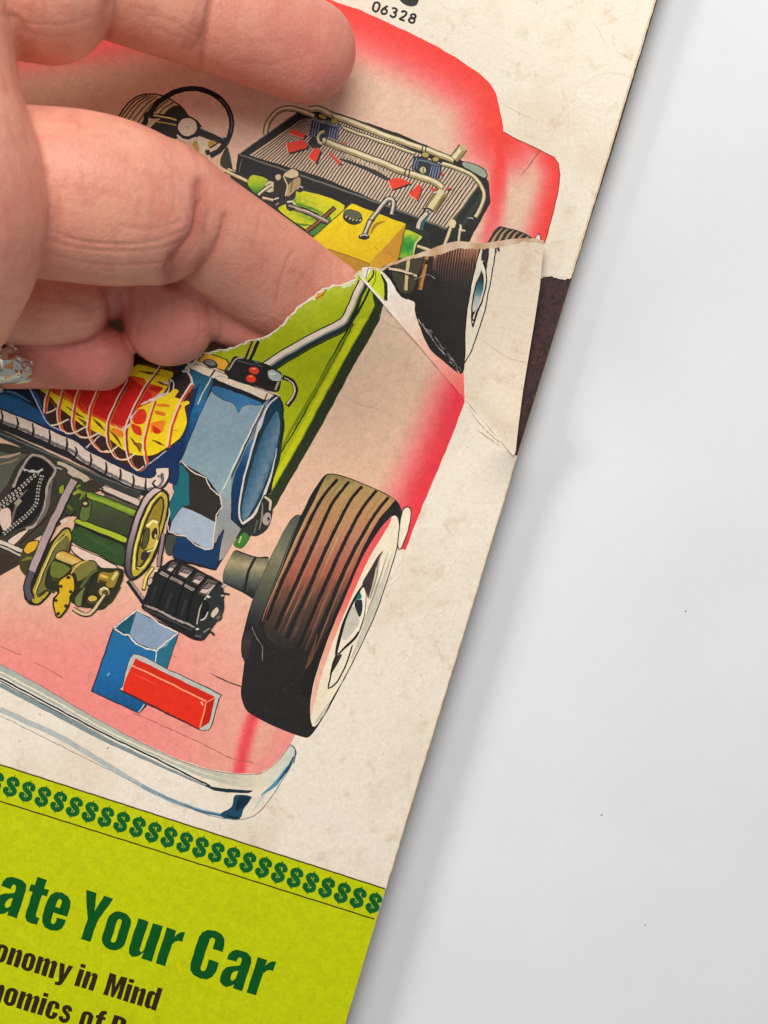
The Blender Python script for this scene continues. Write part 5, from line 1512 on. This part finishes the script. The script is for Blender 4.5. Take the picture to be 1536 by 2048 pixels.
CR2 = [  # upper finger and knuckle (zoom of the top left)
    ("850,-40 835,60 815,170 800,260", .35, 8, .25, 14), ("590,60 680,85 760,130 800,150", .10, 3, .06, 14), ("540,30 640,55 720,90", .08, 3, .05, 14), ("620,110 720,150", .08, 3, .05, 14), ("430,10 420,80 430,140", .6, 9, .35, 14),
    ("100,130 240,150 390,110", .10, 3, .06, 20), ("110,170 250,190 390,150", .10, 3, .06, 20), ("120,210 240,225 350,195", .10, 3, .06, 20), ("90,90 230,100 400,60", .09, 3, .05, 20), ("0,60 60,70 100,120", .2, 8, .1, 20),
    ("860,120 990,170 1130,170", .05, 6, .05, 10), ("950,250 1080,260 1200,230", .05, 6, .05, 10),
]
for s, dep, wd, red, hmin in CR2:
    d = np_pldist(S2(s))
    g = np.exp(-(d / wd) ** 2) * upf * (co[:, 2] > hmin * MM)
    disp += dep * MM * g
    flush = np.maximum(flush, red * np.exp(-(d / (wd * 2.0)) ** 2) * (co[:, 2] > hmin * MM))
co -= no * disp[:, None]


# redder flesh: finger ends, third finger, ball of the thumb
def blob(u, v, r, a, hmin=0, hmax=200):
    global flush
    g = a * np.exp(-(((pu - u) ** 2 + (pv - v) ** 2) / r ** 2)) * (co[:, 2] > hmin * MM) * (co[:, 2] < hmax * MM)
    flush = np.maximum(flush, g)


blob(620, 90, 190, .55); blob(560, 560, 160, .26); blob(190, 715, 190, .7, 0, 15); blob(60, 715, 120, .6, 0, 15); blob(340, 650, 130, .6, 0, 16); blob(480, 640, 100, .55, 0, 12)
blob(420, 390, 110, .28); blob(140, 330, 120, .14); blob(20, 420, 130, .30, 30); blob(450, 60, 90, .2)
flush = np.clip(flush, 0, 1)
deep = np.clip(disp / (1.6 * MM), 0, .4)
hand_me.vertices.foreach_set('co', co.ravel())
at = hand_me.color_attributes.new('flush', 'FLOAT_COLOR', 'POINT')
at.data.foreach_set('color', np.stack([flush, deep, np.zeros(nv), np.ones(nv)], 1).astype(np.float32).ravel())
hand_me.materials.clear(); hand_me.materials.append(MAT_SKIN)
hand_me.polygons.foreach_set('use_smooth', [True] * len(hand_me.polygons))
hand_me.update()
hand = link(bpy.data.objects.new('hand', hand_me))
hand['label'] = 'bare hand with curled fingers slipped under the torn magazine cover'
hand['category'] = 'hand'

# ------------------------------------------------------------------ silver ring on the third finger
ring = empty('ring', 'silver ring with a chunky faceted setting on the lowest curled finger', 'ring', W(8, 712, 1 * MM))
bpy.context.view_layer.update()
RINV = ring.matrix_world.inverted()


def ring_part(name, bm, mat):
    bm.transform(RINV)
    bmesh.ops.recalc_face_normals(bm, faces=bm.faces[:])
    me = bpy.data.meshes.new(name); bm.to_mesh(me); bm.free()
    me.materials.append(mat)
    return link(bpy.data.objects.new(name, me), ring)


bm = bmesh.new()
cx, cy, cz = W(-6, 712, 7.2 * MM)
prof = [(-1.5, -.15), (-1.5, .35), (-.9, .75), (.9, .75), (1.5, .35), (1.5, -.15)]
NR = 48
vs = []
for i in range(NR):
    a = 2 * math.pi * i / NR
    row = []
    for (x, r) in prof:
        ry, rz = 6.55 + r, 6.75 + r
        row.append(bm.verts.new((cx + x * MM, cy + math.cos(a) * ry * MM, cz + math.sin(a) * rz * MM)))
    vs.append(row)
for i in range(NR):
    for j in range(6):
        bm.faces.new((vs[i][j], vs[(i + 1) % NR][j], vs[(i + 1) % NR][(j + 1) % 6], vs[i][(j + 1) % 6]))
ring_part('band', bm, MAT_SILVER)


def faceted(bm, c, sx, sy, sz, n, rot, tilt):
    """cut stone shape: girdle, bevelled crown and small table"""
    lv = [(-1.0, .72), (-.25, 1.0), (.25, 1.0), (.75, .70), (1.0, .36)]
    rows = []
    for z, r in lv:
        row = []
        for i in range(n):
            a = 2 * math.pi * i / n + rot
            jr = random.uniform(.86, 1.1)
            x, y = math.cos(a) * r * sx * jr, math.sin(a) * r * sy * jr
            zz = z * sz * random.uniform(.8, 1.15)
            x, zz = x * math.cos(tilt) + zz * math.sin(tilt), -x * math.sin(tilt) + zz * math.cos(tilt)
            row.append(bm.verts.new((c[0] + x, c[1] + y, c[2] + zz)))
        rows.append(row)
    for a, b in zip(rows[:-1], rows[1:]):
        for i in range(n):
            bm.faces.new((a[i], a[(i + 1) % n], b[(i + 1) % n], b[i]))
    bm.faces.new(rows[-1]); bm.faces.new(rows[0][::-1])


def blobs(name, items, mat):
    bm = bmesh.new()
    for it in items:
        faceted(bm, *it)
    return ring_part(name, bm, mat)


z1 = 15.2
m_, nt_, N_, L_, P_ = nodes_of('clear_stone')
P_.inputs['Base Color'].default_value = (*lin((236, 226, 205)), 1)
P_.inputs['Metallic'].default_value = 0.85
P_.inputs['Roughness'].default_value = 0.05
P_.inputs['IOR'].default_value = 1.6
blobs('setting', [(W(18, 731, z1 * MM), 4.4 * MM, 3.1 * MM, 2.2 * MM, 9, .3, .25)], MAT_SILVER)
blobs('shoulder', [(W(-14, 722, z1 * MM), 2.6 * MM, 3.6 * MM, 2.2 * MM, 8, .1, -.2)], MAT_SILVER)
blobs('shoulder', [(W(20, 708, (z1 - 1) * MM), 1.8 * MM, 1.9 * MM, 1.8 * MM, 8, .1, .2)], MAT_SILVER)
for gx, gy, gr in ((22, 692, .95), (12, 699, .7), (30, 699, .7)):
    blobs('gemstone', [(W(gx, gy, (z1 - .8) * MM), gr * MM, gr * MM, .8 * MM, 8, 0, .3)], m_)
blobs('shoulder', [(W(52, 738, z1 * MM), 1.5 * MM, 1.9 * MM, 1.5 * MM, 7, .2, .5)], MAT_SILVER)
blobs('rim', [(W(20, 758, (z1 - .4) * MM), 4.4 * MM, .9 * MM, 1.0 * MM, 9, .1, .1)], MAT_SILVER)
for gx, gy in ((2, 745), (36, 746), (34, 716), (2, 712)):
    blobs('prong', [(W(gx, gy, (z1 + 1.4) * MM), .6 * MM, .6 * MM, .9 * MM, 8, 0, 0)], MAT_SILVER)
